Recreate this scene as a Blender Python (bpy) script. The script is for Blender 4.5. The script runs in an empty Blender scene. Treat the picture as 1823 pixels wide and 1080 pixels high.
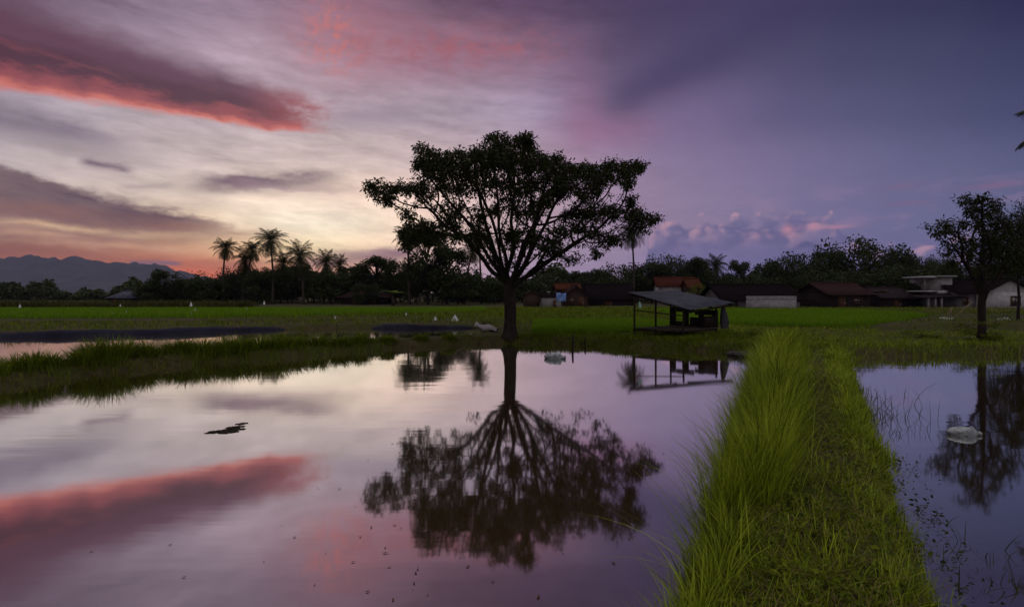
import bpy, math, random
import numpy as np
from mathutils import Vector
C = bpy.context.scene.collection
S = bpy.context.scene
R = math.radians
FOC = 1000.0; CX = 911.5; HY = 521.0; EYE = 1.9     # photograph: focal length and horizon in its pixels, eye height in metres

# ------------------------------------------------------------------ camera
cd = bpy.data.cameras.new('camera'); cam = bpy.data.objects.new('camera', cd); C.objects.link(cam)
cam.location = (0, 0, EYE); cam.rotation_euler = (R(90), 0, 0)
cd.sensor_width = 36; cd.lens = 36 * FOC / 1823
cd.shift_y = (HY - 540) / 1823
cd.clip_start = 0.05; cd.clip_end = 30000
S.camera = cam
S.view_settings.view_transform = 'Standard'; S.view_settings.look = 'None'
S.view_settings.exposure = 0; S.view_settings.gamma = 1
S.cycles.max_bounces = 6; S.cycles.diffuse_bounces = 2; S.cycles.glossy_bounces = 3
S.cycles.transmission_bounces = 3; S.cycles.transparent_max_bounces = 6; S.cycles.volume_bounces = 0
S.cycles.use_denoising = True
S.cycles.caustics_reflective = False; S.cycles.caustics_refractive = False

# ------------------------------------------------------------------ node helper: arithmetic on sockets
class E:
    nt = None
    def __init__(s, sock): s.s = sock
    @staticmethod
    def math(op, *a):
        n = E.nt.nodes.new('ShaderNodeMath'); n.operation = op
        for i, v in enumerate(a):
            if isinstance(v, E): E.nt.links.new(v.s, n.inputs[i])
            else: n.inputs[i].default_value = v
        return E(n.outputs[0])
    def __add__(s, o): return E.math('ADD', s, o)
    __radd__ = __add__
    def __sub__(s, o): return E.math('SUBTRACT', s, o)
    def __rsub__(s, o): return E.math('SUBTRACT', o, s)
    def __mul__(s, o): return E.math('MULTIPLY', s, o)
    __rmul__ = __mul__
    def __truediv__(s, o): return E.math('DIVIDE', s, o)
    def __neg__(s): return E.math('MULTIPLY', s, -1.0)
def vmath(op, *a, out=0):
    n = E.nt.nodes.new('ShaderNodeVectorMath'); n.operation = op
    k = 0
    for v in a:
        i = 3 if (op == 'SCALE' and k == 1) else k
        if isinstance(v, E): E.nt.links.new(v.s, n.inputs[i])
        else: n.inputs[i].default_value = v
        k += 1
    return E(n.outputs[out])
def xyz(x, y, z=0.0):
    if z and isinstance(z, float): x = x + z * 17.3 if isinstance(x, E) else x; y = y + z * 9.1 if isinstance(y, E) else y + z * 9.1
    n = E.nt.nodes.new('ShaderNodeCombineXYZ')
    for i, v in enumerate((x, y, z)):
        if isinstance(v, E): E.nt.links.new(v.s, n.inputs[i])
        else: n.inputs[i].default_value = v
    return E(n.outputs[0])
def sstep(a, b, v):
    n = E.nt.nodes.new('ShaderNodeMapRange'); n.interpolation_type = 'SMOOTHSTEP'
    if a > b: n.inputs[1].default_value, n.inputs[2].default_value, n.inputs[3].default_value, n.inputs[4].default_value = b, a, 1.0, 0.0
    else: n.inputs[1].default_value, n.inputs[2].default_value, n.inputs[3].default_value, n.inputs[4].default_value = a, b, 0.0, 1.0
    E.nt.links.new(v.s, n.inputs[0]); return E(n.outputs[0])
def noise(vec, scale=1.0, detail=3.0, rough=0.5, dist=0.0, dims='2D'):
    n = E.nt.nodes.new('ShaderNodeTexNoise'); n.noise_dimensions = dims
    n.inputs['Scale'].default_value = scale; n.inputs['Detail'].default_value = detail
    n.inputs['Roughness'].default_value = rough; n.inputs['Distortion'].default_value = dist
    if vec is not None: E.nt.links.new(vec.s, n.inputs['Vector'])
    return E(n.outputs[0])
def voro(vec, scale=1.0, smooth=0.3):
    n = E.nt.nodes.new('ShaderNodeTexVoronoi'); n.feature = 'SMOOTH_F1'; n.voronoi_dimensions = '2D'
    n.inputs['Scale'].default_value = scale; n.inputs['Smoothness'].default_value = smooth
    E.nt.links.new(vec.s, n.inputs['Vector']); return E(n.outputs['Distance'])
def mixc(a, b, f):
    n = E.nt.nodes.new('ShaderNodeMix'); n.data_type = 'RGBA'; n.clamp_factor = True
    for i, v in ((0, f), (6, a), (7, b)):
        if isinstance(v, E): E.nt.links.new(v.s, n.inputs[i])
        elif i == 0: n.inputs[0].default_value = v
        else: n.inputs[i].default_value = tuple(v) + (1.0,)
    return E(n.outputs[2])
def lin(*c):
    c = c[0] if len(c) == 1 else c
    return tuple((x / 255 / 12.92 if x / 255 <= 0.04045 else ((x / 255 + 0.055) / 1.055) ** 2.4) for x in c)

# ------------------------------------------------------------------ sky: dusk, sun just gone behind the hills on the left
SUN_AZ = math.atan((330 - CX) / FOC)
W = bpy.data.worlds.new('World'); S.world = W; W.use_nodes = True
nt = W.node_tree; E.nt = nt
for n in list(nt.nodes): nt.nodes.remove(n)
tc = nt.nodes.new('ShaderNodeTexCoord')
sx = nt.nodes.new('ShaderNodeSeparateXYZ'); nt.links.new(tc.outputs['Generated'], sx.inputs[0])
dx, dy, dz = (E(o) for o in sx.outputs)
A = E.math('ARCTAN2', dx, dy) * 1000.0                 # azimuth, milliradians, right of the camera's forward axis
EL = E.math('ARCSINE', E.math('MINIMUM', E.math('MAXIMUM', dz, -1.0), 1.0)) * 1000.0    # elevation, milliradians
def AE(px, py):
    X = (px - CX) / FOC; Z = (HY - py) / FOC
    return math.atan(X) * 1000, math.atan(Z / math.hypot(1, X)) * 1000
ROWS = [  # base colours of the open sky: one row of stops per elevation (photograph row, then column: colour)
 (5,   {0:(104,84,104), 250:(148,128,147), 450:(150,130,150), 690:(120,94,114), 911:(88,66,92), 1150:(72,62,93), 1400:(60,58,90), 1700:(51,51,84), 1823:(43,44,78)}),
 (100, {0:(130,114,132), 340:(170,147,164), 460:(184,162,174), 720:(158,128,146), 911:(136,107,130), 1080:(102,86,114), 1400:(72,70,103), 1700:(64,66,98), 1823:(56,60,92)}),
 (200, {0:(162,150,160), 120:(174,161,168), 320:(187,170,176), 620:(182,164,173), 800:(173,156,170), 950:(162,145,170), 1090:(124,100,132), 1300:(97,90,126), 1600:(81,82,115), 1823:(66,71,105)}),
 (285, {0:(190,175,176), 300:(206,188,186), 600:(212,192,184), 800:(202,178,180), 1000:(160,136,158), 1200:(134,116,150), 1500:(106,103,139), 1823:(83,88,122)}),
 (345, {0:(190,170,164), 200:(210,192,180), 380:(232,210,194), 480:(250,224,204), 600:(256,228,206), 720:(246,212,196), 900:(192,166,172), 1050:(160,136,158), 1200:(142,124,154), 1450:(114,109,146), 1823:(88,93,127)}),
 (400, {0:(158,122,112), 200:(190,152,130), 320:(238,204,172), 400:(252,226,194), 500:(260,240,214), 620:(260,238,212), 720:(256,228,202), 800:(232,200,186), 900:(196,168,172), 1050:(162,138,160), 1200:(140,122,150), 1450:(110,107,145), 1823:(92,97,132)}),
 (440, {0:(140,84,54), 150:(170,98,58), 320:(222,154,98), 430:(256,212,152), 560:(260,236,188), 700:(252,214,182), 820:(220,188,176), 950:(164,142,164), 1200:(142,124,154), 1450:(108,103,144), 1823:(90,92,130)}),
 (484, {0:(172,92,48), 180:(200,104,50), 270:(240,110,40), 370:(255,106,40), 460:(216,138,102), 620:(208,150,128), 760:(196,160,156), 900:(160,140,164), 1100:(150,130,160), 1280:(120,111,150), 1500:(102,101,142), 1823:(92,93,132)})]
caz = E.math('MINIMUM', E.math('MAXIMUM', E.math('ARCTAN2', dx, dy), -0.95), 0.95)
ROWC = HY - E.math('TANGENT', EL * 0.001) * FOC / E.math('COSINE', caz)     # which photograph row an elevation falls on
FA = A * (1 / 1800.0) + 0.5
def ramp(stops):
    n = nt.nodes.new('ShaderNodeValToRGB'); cr = n.color_ramp; cr.interpolation = 'B_SPLINE'
    pts = [(max(0.0, AE(px, HY)[0] / 1800.0 + 0.5), c) for px, c in sorted(stops.items())]
    while len(cr.elements) < len(pts): cr.elements.new(0.5)
    for e, (p, c) in zip(cr.elements, pts): e.position = p; e.color = lin(c) + (1.0,)
    nt.links.new(FA.s, n.inputs[0]); return E(n.outputs[0])
base = ramp(ROWS[0][1])
for (ya, _), (yb, st) in zip(ROWS, ROWS[1:]):
    mr = nt.nodes.new('ShaderNodeMapRange'); mr.inputs[1].default_value = ya - 8; mr.inputs[2].default_value = yb + 8
    mr.interpolation_type = 'SMOOTHSTEP'; nt.links.new(ROWC.s, mr.inputs[0])
    base = mixc(base, ramp(st), E(mr.outputs[0]))
OVERHEAD_FILL = (1.25, 1.20, 1.16)                          # unseen sky above and behind the camera, brightened to light the grass
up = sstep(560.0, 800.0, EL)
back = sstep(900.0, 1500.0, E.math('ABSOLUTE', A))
base = mixc(base, OVERHEAD_FILL, E.math('MAXIMUM', up, back))

inview = sstep(620.0, 470.0, EL)
# --- thin streaks through the whole western sky
def along(x0, y0, x1, y1):
    a0, l0 = AE(x0, y0); a1, l1 = AE(x1, y1)
    L = math.hypot(a1 - a0, l1 - l0); ux, uy = (a1 - a0) / L, (l1 - l0) / L
    t = (A - a0) * (ux / L) + (EL - l0) * (uy / L)      # 0..1 along
    s = (A - a0) * (-uy) + (EL - l0) * ux               # across, up positive
    return t, s, L
warp = noise(xyz(A * 0.006, EL * 0.012, 0.0), 1.0, 3, 0.55) - 0.5
fine = noise(xyz(A * 0.02, EL * 0.05, 3.0), 1.0, 5, 0.62) - 0.5
t0, s0, _ = along(0, 300, 600, 400)
st1 = noise(xyz(t0 * 2.4, s0 * 0.034 + warp * 1.2, 1.0), 1.0, 6, 0.6) - 0.5
st2 = noise(xyz(A * 0.010, EL * 0.055 + warp * 1.0, 7.0), 1.0, 5, 0.6) - 0.5
leftw = sstep(500.0, -100.0, A)
gain = 1.0 + st1 * 0.75 * leftw + st2 * 0.34 * leftw + fine * 0.22 * leftw + fine * 0.06
col = vmath('SCALE', base, gain)
def layer(col, mask, c):
    return mixc(col, c, mask)

# --- slate wedge low on the left, its upper edge falling to the right
t, s, _ = along(0, 300, 440, 412)
up_edge = s + warp * 30.0 + fine * 30.0 + st1 * 14.0
m = sstep(6.0, -10.0, up_edge) * sstep(-150.0, -60.0, up_edge) * sstep(1.3, 0.6, t) * 0.45
col = layer(col, m, lin(148, 106, 90))
m = sstep(11.0, -10.0, up_edge) * sstep(-112.0, -52.0, up_edge - t * 66.0) * sstep(1.06, 0.6, t + warp * 0.3) * (0.9 + st1 * 1.2)
col = layer(col, m * 0.95 * sstep(-1.2, -0.5, t), mixc(lin(86, 68, 80), lin(128, 98, 98), sstep(-20.0, -80.0, up_edge)))
# --- lit bands under the wedge
t, s, _ = along(-20, 392, 520, 436)
for off, hw, c, k in ((0.0, 4.0, (246, 206, 160), 0.6), (-17.0, 6.0, (232, 184, 144), 0.55), (-40.0, 8.0, (142, 86, 66), 0.8), (16.0, 8.0, (144, 96, 80), 0.7), (-62.0, 7.0, (226, 132, 98), 0.4)):
    q = s - off + warp * 20.0 + fine * 12.0
    m = E.math('EXPONENT', q * q * (-0.5 / hw ** 2)) * sstep(1.2, 0.75, t) * (0.55 + st2 * 2.0)
    col = layer(col, m * k, lin(c))
# --- slate streaks
def streak(col, p0, p1, hw, c, k, wv=22.0, fn=16.0, e0=0.25, e1=0.3):
    t, s, L = along(*p0, *p1)
    q = s + warp * wv + fine * fn
    m = E.math('EXPONENT', q * q * (-0.5 / hw ** 2)) * sstep(0.0, e0, t) * sstep(1.0, 1.0 - e1, t) * (0.75 + st1 * 1.4)
    return layer(col, E.math('MINIMUM', E.math('MAXIMUM', m * k, 0.0), 1.0), lin(c))
col = streak(col, (-160, 170), (330, 285), 14.0, (112, 98, 116), 0.95, e0=0.05, e1=0.6)
col = streak(col, (300, 332), (640, 312), 9.0, (104, 84, 96), 1.25, 10.0, 20.0)
col = streak(col, (360, 322), (660, 342), 6.0, (158, 132, 138), 0.8, 10.0, 20.0)
col = streak(col, (130, 284), (250, 304), 5.5, (124, 106, 116), 1.0, 8.0, 14.0)
col = streak(col, (200, 332), (330, 330), 3.5, (160, 140, 146), 0.7, 8.0, 10.0)
col = streak(col, (510, 470), (770, 448), 7.0, (128, 92, 96), 1.1, 6.0, 10.0)
col = streak(col, (560, 452), (800, 446), 5.0, (150, 116, 124), 0.9, 6.0, 10.0)
col = streak(col, (225, 468), (330, 469), 2.6, (98, 88, 112), 0.95, 2.0, 4.0, 0.1, 0.2)
col = streak(col, (560, 210), (780, 195), 14.0, (138, 122, 138), 0.6, 20.0, 26.0)
# --- the long red cloud
t, s, L = along(-70, 58, 606, 214)
q = s + warp * 20.0 + fine * 14.0 - st1 * 14.0
hwu = 74.0 - t * 46.0; hwl = 56.0 - t * 32.0
vpos = q / hwl                                          # -1 at the lower rim
body = sstep(1.2, 0.4, q / hwu) * sstep(-1.12, -0.80, vpos) * sstep(1.0, 0.80, t + fine * 0.25) * inview
ccol = mixc(lin(96, 62, 78), lin(78, 45, 56), sstep(0.45, -0.1, vpos))
ccol = mixc(ccol, lin(146, 74, 78), sstep(-0.15, -0.62, vpos + fine * 0.6))
ccol = mixc(ccol, lin(214, 116, 100), sstep(-0.60, -0.96, vpos + fine * 0.25))
ccol = mixc(ccol, lin(190, 98, 96), sstep(0.62, 1.0, t) * 0.7)
ccol = mixc(ccol, lin(160, 84, 86), sstep(0.10, 0.30, st1) * 0.3)
col = layer(col, body * 0.92, ccol)
# --- pink mottled patch at the top and its wash to the right
def blob(px, py, ra, re):
    a, l = AE(px, py); p = (A - a) * (1 / ra); r = (EL - l) * (1 / re)
    return E.math('EXPONENT', (p * p + r * r) * -0.5)
mott = noise(xyz(A * 0.035 - EL * 0.012, EL * 0.05, 11.0), 1.0, 4, 0.6)
mott2 = noise(xyz(A * 0.085 - EL * 0.03, EL * 0.075, 5.0), 1.0, 3, 0.55)
b1 = blob(598, 66, 48.0, 52.0)
col = layer(col, blob(620, 60, 70.0, 50.0) * 0.5 * inview, lin(172, 114, 126))
b1 = blob(594, 70, 30.0, 32.0)
col = layer(col, b1 * sstep(0.44, 0.70, mott2 * 0.55 + mott * 0.5) * 0.75 * inview, lin(222, 124, 108))
b2 = blob(760, 88, 130.0, 30.0)
col = layer(col, b2 * (0.35 + sstep(0.35, 0.75, mott) * 0.4) * inview, lin(160, 98, 110))
col = layer(col, blob(880, 82, 90.0, 16.0) * sstep(0.35, 0.75, mott) * 0.45 * inview, lin(172, 98, 106))
# --- slate fan across the upper right
t, s, L = along(1010, 236, 1480, -40)
q = s + warp * 40.0
m = sstep(-22.0, 26.0, q) * sstep(190.0, 40.0, q) * sstep(-0.1, 0.45, t)
col = layer(col, m * 0.42 * inview, lin(72, 66, 102))
m = E.math('EXPONENT', q * q * (-0.5 / 26.0 ** 2)) * sstep(0.0, 0.3, t)
col = layer(col, m * 0.62 * inview, lin(64, 58, 92))
t, s, L = along(1000, 120, 1330, -60)
q = s + warp * 40.0
col = layer(col, E.math('EXPONENT', q * q * (-0.5 / 22.0 ** 2)) * 0.35 * sstep(0.0, 0.5, t) * inview, lin(72, 60, 92))
col = layer(col, blob(1035, 205, 26.0, 46.0) * 0.4, lin(150, 104, 132))
t, s, L = along(1120, 268, 1430, 120)
q = s + warp * 30.0
col = layer(col, E.math('EXPONENT', q * q * (-0.5 / 30.0 ** 2)) * sstep(0.0, 0.25, t) * sstep(1.0, 0.3, t) * 0.4, lin(124, 110, 148))
col = layer(col, blob(1080, 235, 60.0, 20.0) * 0.55, lin(150, 106, 138))
# --- veil and cumulus low on the right
vb = blob(1290, 385, 120.0, 22.0)
vn = noise(xyz(A * 0.012, EL * 0.04, 2.0), 1.0, 5, 0.62)
rightw = sstep(150.0, 300.0, A)
col = layer(col, vb * sstep(0.4, 0.66, vn) * 0.6, lin(152, 130, 156))
col = layer(col, rightw * sstep(30.0, 70.0, EL) * sstep(190.0, 120.0, EL) * sstep(0.48, 0.66, vn) * 0.45, lin(132, 114, 148))
bw = noise(xyz(A * 0.05, EL * 0.06, 0.0), 1.0, 4, 0.55) - 0.5
def puffs(ox, oy):
    v = xyz(A * 0.018 + bw * 0.34 + ox, EL * 0.028 + bw * 0.22 + oy, 0.0)
    return voro(v, 1.0, 0.6), voro(v, 2.6, 0.5)
bil, bil2 = puffs(0.0, 0.0); bilo, bil2o = puffs(-0.22, 0.26)
hill = noise(xyz(A * 0.009, 0.0, 4.0), 1.0, 2, 0.5) * 36.0 - 18.0
puff = 138.0 + hill - bil * 40.0 - bil2 * 15.0 - sstep(255.0, 215.0, A) * 90.0 - sstep(500.0, 600.0, A) * 50.0 - sstep(215.0, 150.0, A) * 90.0
edge = puff - EL
cum = sstep(-3.0, 7.0, edge)
lit = sstep(-0.10, 0.45, (bilo - bil) + (bil2o - bil2) * 0.5) * sstep(60.0, 6.0, edge)
cc = mixc(lin(94, 92, 132), lin(124, 114, 148), sstep(0.75, 0.1, bil + bil2 * 0.4))
cc = mixc(cc, lin(196, 150, 164), lit * 0.70)
cc = mixc(cc, lin(104, 100, 142), sstep(24.0, 64.0, edge) * 0.8)
col = layer(col, cum * 0.85, cc)
# the blue shoulder of the far volcano in a gap of the cumulus
a0, l0 = AE(1436, 428)
pk = l0 - E.math('ABSOLUTE', A - a0) * 0.52 + warp * 6.0 - EL
col = layer(col, sstep(-1.0, 2.0, pk) * sstep(16.0, 6.0, pk + bw * 10.0) * blob(1440, 434, 30.0, 9.0) * 0.8, lin(80, 80, 122))
# little pink flags above it
for px, py, ra, re in ((1478, 404, 22, 2.4), (1448, 402, 4.5, 5.0), (1402, 410, 6.0, 6.0), (1618, 361, 20, 1.8), (1770, 330, 26, 3.0), (1600, 332, 16, 2.5)):
    col = layer(col, blob(px, py, ra, re) * (0.7 + fine * 1.2), lin(186, 132, 150) if px < 1500 else lin(122, 98, 130))
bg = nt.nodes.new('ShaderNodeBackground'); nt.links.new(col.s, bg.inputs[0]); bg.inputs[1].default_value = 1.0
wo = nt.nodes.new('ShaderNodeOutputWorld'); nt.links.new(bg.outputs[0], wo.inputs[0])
W.cycles.sampling_method = 'MANUAL'; W.cycles.sample_map_resolution = 1024
# the last of the sun, very weak and soft, low on the left
sl = bpy.data.lights.new('sun', 'SUN'); sl.energy = 0.3; sl.angle = R(1); sl.color = (1.0, 0.66, 0.42)
so = bpy.data.objects.new('sun', sl); C.objects.link(so)
sd = Vector((math.sin(SUN_AZ) * math.cos(R(1)), math.cos(SUN_AZ) * math.cos(R(1)), math.sin(R(1))))
so.rotation_euler = sd.to_track_quat('Z', 'Y').to_euler()

# ------------------------------------------------------------------ helpers
RNG = np.random.default_rng(7); random.seed(7)
def at(px, py, z=0.0):
    D = FOC * (EYE - z) / (py - HY); return np.array(((px - CX) * D / FOC, D, z))
def atd(px, D, z=0.0): return np.array(((px - CX) * D / FOC, D, z))
def zat(py, D): return EYE - (py - HY) * D / FOC
class MB:
    """collects vertices and faces (numpy) and links them as ONE mesh object"""
    def __init__(s): s.v = []; s.f = []; s.t = []; s.n = 0; s.m = []
    def add(s, v, f, tint=0.5, mi=0):
        v = np.asarray(v, float).reshape(-1, 3); f = np.asarray(f, int)
        s.v.append(v); s.f.append(f + s.n); s.n += len(v)
        s.t.append(np.broadcast_to(np.asarray(tint, float).reshape(-1), (len(v),)).copy()); s.m.append(np.full(len(f), mi, int))
        return s
    def box(s, c, sz, rz=0.0, tint=0.5, mi=0, rot=None):
        c = np.asarray(c, float); h = np.asarray(sz, float) / 2
        v = np.array([(x, y, z) for x in (-1, 1) for y in (-1, 1) for z in (-1, 1)], float) * h
        if rot is not None: v = v @ np.asarray(rot).T
        elif rz: k, q = math.cos(rz), math.sin(rz); v = v @ np.array(((k, -q, 0), (q, k, 0), (0, 0, 1))).T
        return s.add(v + c, [(0, 1, 3, 2), (4, 6, 7, 5), (0, 4, 5, 1), (2, 3, 7, 6), (0, 2, 6, 4), (1, 5, 7, 3)], tint, mi)
    def tube(s, pts, r, n=8, tint=0.5, cap=True, mi=0):
        P = np.asarray(pts, float); k = len(P); r = np.broadcast_to(np.asarray(r, float), (k,))
        T = np.gradient(P, axis=0); T /= np.linalg.norm(T, axis=1)[:, None] + 1e-9
        up = np.array((0.31, 0.22, 0.93)); 
        if abs(T[0] @ up) > 0.9: up = np.array((1.0, 0.1, 0.0))
        U = np.cross(T, up); U /= np.linalg.norm(U, axis=1)[:, None] + 1e-9; V = np.cross(T, U)
        a = np.arange(n) / n * 2 * math.pi
        ring = P[:, None] + r[:, None, None] * (np.cos(a)[None, :, None] * U[:, None] + np.sin(a)[None, :, None] * V[:, None])
        i = np.arange(k - 1)[:, None] * n; j = np.arange(n)[None]; j2 = (j + 1) % n
        f = np.stack((i + j, i + j2, i + n + j2, i + n + j), -1).reshape(-1, 4)
        s.add(ring.reshape(-1, 3), f, tint, mi)
        if cap:
            b = s.n - k * n
            for o, rev in ((0, True), ((k - 1) * n, False)):
                s.v.append(P[0 if rev else -1][None]); s.t.append(np.full(1, float(np.mean(tint)))); c = s.n; s.n += 1
                idx = b + o + np.arange(n); nx = np.roll(idx, -1)
                s.f.append(np.stack((np.full(n, c), nx if rev else idx, idx if rev else nx), -1)); s.m.append(np.full(n, mi, int))
        return s
    def build(s, name, mat, parent=None, smooth=False, loc=None):
        V = np.concatenate(s.v); me = bpy.data.meshes.new(name)
        me.vertices.add(len(V)); me.vertices.foreach_set('co', V.ravel().astype(np.float32))
        sizes = np.concatenate([np.full(len(f), f.shape[1]) for f in s.f]); loops = np.concatenate([f.ravel() for f in s.f])
        me.loops.add(len(loops)); me.loops.foreach_set('vertex_index', loops.astype(np.int32))
        me.polygons.add(len(sizes)); st = np.concatenate(((0,), np.cumsum(sizes)[:-1]))
        me.polygons.foreach_set('loop_start', st.astype(np.int32)); me.polygons.foreach_set('loop_total', sizes.astype(np.int32))
        ms = mat if isinstance(mat, (list, tuple)) else [mat]
        for m in ms: me.materials.append(m)
        if len(ms) > 1: me.polygons.foreach_set('material_index', np.concatenate(s.m).astype(np.int32))
        if smooth: me.polygons.foreach_set('use_smooth', np.ones(len(sizes), bool))
        at_ = me.attributes.new('tint', 'FLOAT', 'POINT'); at_.data.foreach_set('value', np.concatenate(s.t).astype(np.float32))
        me.update(); me.validate()
        o = bpy.data.objects.new(name, me); C.objects.link(o)
        if parent is not None: o.parent = parent
        if loc is not None: o.location = loc
        return o
def tag(o, label=None, cat=None, group=None, kind=None):
    for k, v in (('label', label), ('category', cat), ('group', group), ('kind', kind)):
        if v: o[k] = v
    return o
def thing(name, label, cat, loc=(0, 0, 0), rz=0.0, group=None):
    o = bpy.data.objects.new(name, None); C.objects.link(o); o.location = tuple(float(v) for v in loc); o.rotation_euler = (0, 0, rz)
    o.empty_display_size = 0.2
    return tag(o, label, cat, group)
def dup(root, loc, rz=0.0, sc=1.0, label=None, group=None):
    r = root.copy(); C.objects.link(r); r.location = tuple(float(v) for v in loc); r.rotation_euler = (0, 0, rz)
    r.scale = (sc, sc, sc) if not isinstance(sc, tuple) else sc
    if label: r['label'] = label
    if group: r['group'] = group
    for ch in list(root.children):
        c = ch.copy(); C.objects.link(c); c.parent = r
        for g in ch.children:
            d = g.copy(); C.objects.link(d); d.parent = c
    return r
def mat(name, c, rough=0.8, c2=None, scale=4.0, bump=0.0, trans=0.0, tint=False, spec=0.03, metal=0.0, coord='Object', stretch=(1, 1, 1), detail=4.0):
    m = bpy.data.materials.new(name); m.use_nodes = True; nt = m.node_tree; E.nt = nt
    p = nt.nodes['Principled BSDF']; out = nt.nodes['Material Output']
    p.inputs['Roughness'].default_value = rough; p.inputs['Specular IOR Level'].default_value = spec; p.inputs['Metallic'].default_value = metal
    c2 = c2 or tuple(x * 0.6 for x in c)
    if tint:
        a = nt.nodes.new('ShaderNodeAttribute'); a.attribute_name = 'tint'; f = E(a.outputs['Fac'])
    else:
        t = nt.nodes.new('ShaderNodeTexCoord'); mp = nt.nodes.new('ShaderNodeMapping'); mp.inputs['Scale'].default_value = stretch
        nt.links.new(t.outputs[coord], mp.inputs[0]); f = noise(E(mp.outputs[0]), scale, detail, 0.6, dims='3D')
        if bump:
            b = nt.nodes.new('ShaderNodeBump'); b.inputs['Strength'].default_value = bump; b.inputs['Distance'].default_value = 0.05
            nt.links.new(f.s, b.inputs['Height']); nt.links.new(b.outputs[0], p.inputs['Normal'])
        f = sstep(0.32, 0.68, f)
    col = mixc(c, c2, f); nt.links.new(col.s, p.inputs['Base Color'])
    if trans:
        tr = nt.nodes.new('ShaderNodeBsdfTranslucent'); nt.links.new(col.s, tr.inputs[0])
        mx = nt.nodes.new('ShaderNodeMixShader'); mx.inputs[0].default_value = trans
        nt.links.new(p.outputs[0], mx.inputs[1]); nt.links.new(tr.outputs[0], mx.inputs[2]); nt.links.new(mx.outputs[0], out.inputs[0])
    return m
M = {}
M['bark'] = mat('bark', (0.017, 0.013, 0.012), 0.9, (0.008, 0.006, 0.006), 9, 0.5, stretch=(1, 1, 0.3))
M['palm_bark'] = mat('palm_bark', (0.03, 0.025, 0.022), 0.9, (0.014, 0.011, 0.01), 6, 0.3, stretch=(1, 1, 3))
M['leaf_dark'] = mat('leaf_dark', (0.006, 0.0085, 0.002), 0.55, (0.017, 0.019, 0.004), trans=0.25, tint=True, spec=0.06)
M['leaf_mid'] = mat('leaf_mid', (0.007, 0.011, 0.003), 0.6, (0.025, 0.033, 0.008), trans=0.22, tint=True, spec=0.06)
M['leaf_pale'] = mat('leaf_pale', (0.02, 0.034, 0.001), 0.6, (0.085, 0.1, 0.003), trans=0.3, tint=True, spec=0.06)
M['palm_leaf'] = mat('palm_leaf', (0.008, 0.011, 0.003), 0.5, (0.023, 0.026, 0.006), trans=0.25, tint=True)
M['banana_leaf'] = mat('banana_leaf', (0.025, 0.042, 0.004), 0.45, (0.06, 0.08, 0.01), trans=0.35, tint=True)
M['grass'] = mat('grass', (0.026, 0.04, 0.001), 0.55, (0.19, 0.232, 0.014), trans=0.28, tint=True, spec=0.06)
M['grass_dark'] = mat('grass_dark', (0.014, 0.022, 0.001), 0.6, (0.105, 0.135, 0.005), trans=0.35, tint=True, spec=0.06)
M['rice'] = mat('rice', (0.036, 0.075, 0.001), 0.55, (0.095, 0.165, 0.005), trans=0.5, tint=True, spec=0.06)
M['weed'] = mat('weed', (0.014, 0.016, 0.003), 0.6, (0.034, 0.034, 0.006), trans=0.3, tint=True, spec=0.06)
M['straw'] = mat('straw', (0.05, 0.036, 0.012), 0.8, (0.1, 0.075, 0.03), trans=0.2, tint=True)
M['mud'] = mat('mud', (0.02, 0.014, 0.009), 0.75, (0.035, 0.026, 0.016), 5, 0.4)
M['wood'] = mat('wood', (0.016, 0.012, 0.01), 0.85, (0.007, 0.005, 0.005), 8, 0.3, stretch=(1, 1, 6))
M['plank'] = mat('plank', (0.04, 0.032, 0.029), 0.8, (0.022, 0.018, 0.016), 8, 0.2, stretch=(6, 1, 1))
M['bamboo'] = mat('bamboo', (0.1, 0.075, 0.05), 0.6, (0.06, 0.045, 0.03), 6, 0.1)
M['metal_roof'] = mat('metal_roof', (0.024, 0.026, 0.044), 0.55, (0.010, 0.010, 0.019), 2.5, 0.05, spec=0.07, metal=0.0)
M['sack'] = mat('sack', (0.19, 0.2, 0.225), 0.6, (0.08, 0.085, 0.1), 9, 0.9)
M['plastic_white'] = mat('plastic_white', (0.34, 0.34, 0.37), 0.5, (0.26, 0.26, 0.29), 10, 0.1, trans=0.25)
M['plastic_navy'] = mat('plastic_navy', (0.007, 0.007, 0.016), 0.6, (0.012, 0.011, 0.023), 3, 0.5, spec=0.08)
M['brick'] = mat('brick', (0.022, 0.013, 0.011), 0.9, (0.014, 0.009, 0.008), 7, 0.2)
M['block'] = mat('block', (0.095, 0.088, 0.095), 0.9, (0.065, 0.06, 0.066), 3, 0.2)
M['plaster'] = mat('plaster', (0.12, 0.112, 0.124), 0.85, (0.08, 0.075, 0.085), 2.5, 0.1)
M['white_wall'] = mat('white_wall', (0.17, 0.165, 0.18), 0.85, (0.125, 0.12, 0.135), 2, 0.05)
M['grey_wall'] = mat('grey_wall', (0.075, 0.068, 0.08), 0.9, (0.052, 0.047, 0.056), 2, 0.1)
M['timber'] = mat('timber', (0.013, 0.009, 0.009), 0.9, (0.007, 0.005, 0.006), 4, 0.2)
M['window'] = mat('window', (0.02, 0.018, 0.02), 0.15, (0.03, 0.028, 0.03), 3, spec=0.5)
M['winframe'] = mat('winframe', (0.04, 0.018, 0.01), 0.6, (0.03, 0.014, 0.009), 5)
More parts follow.
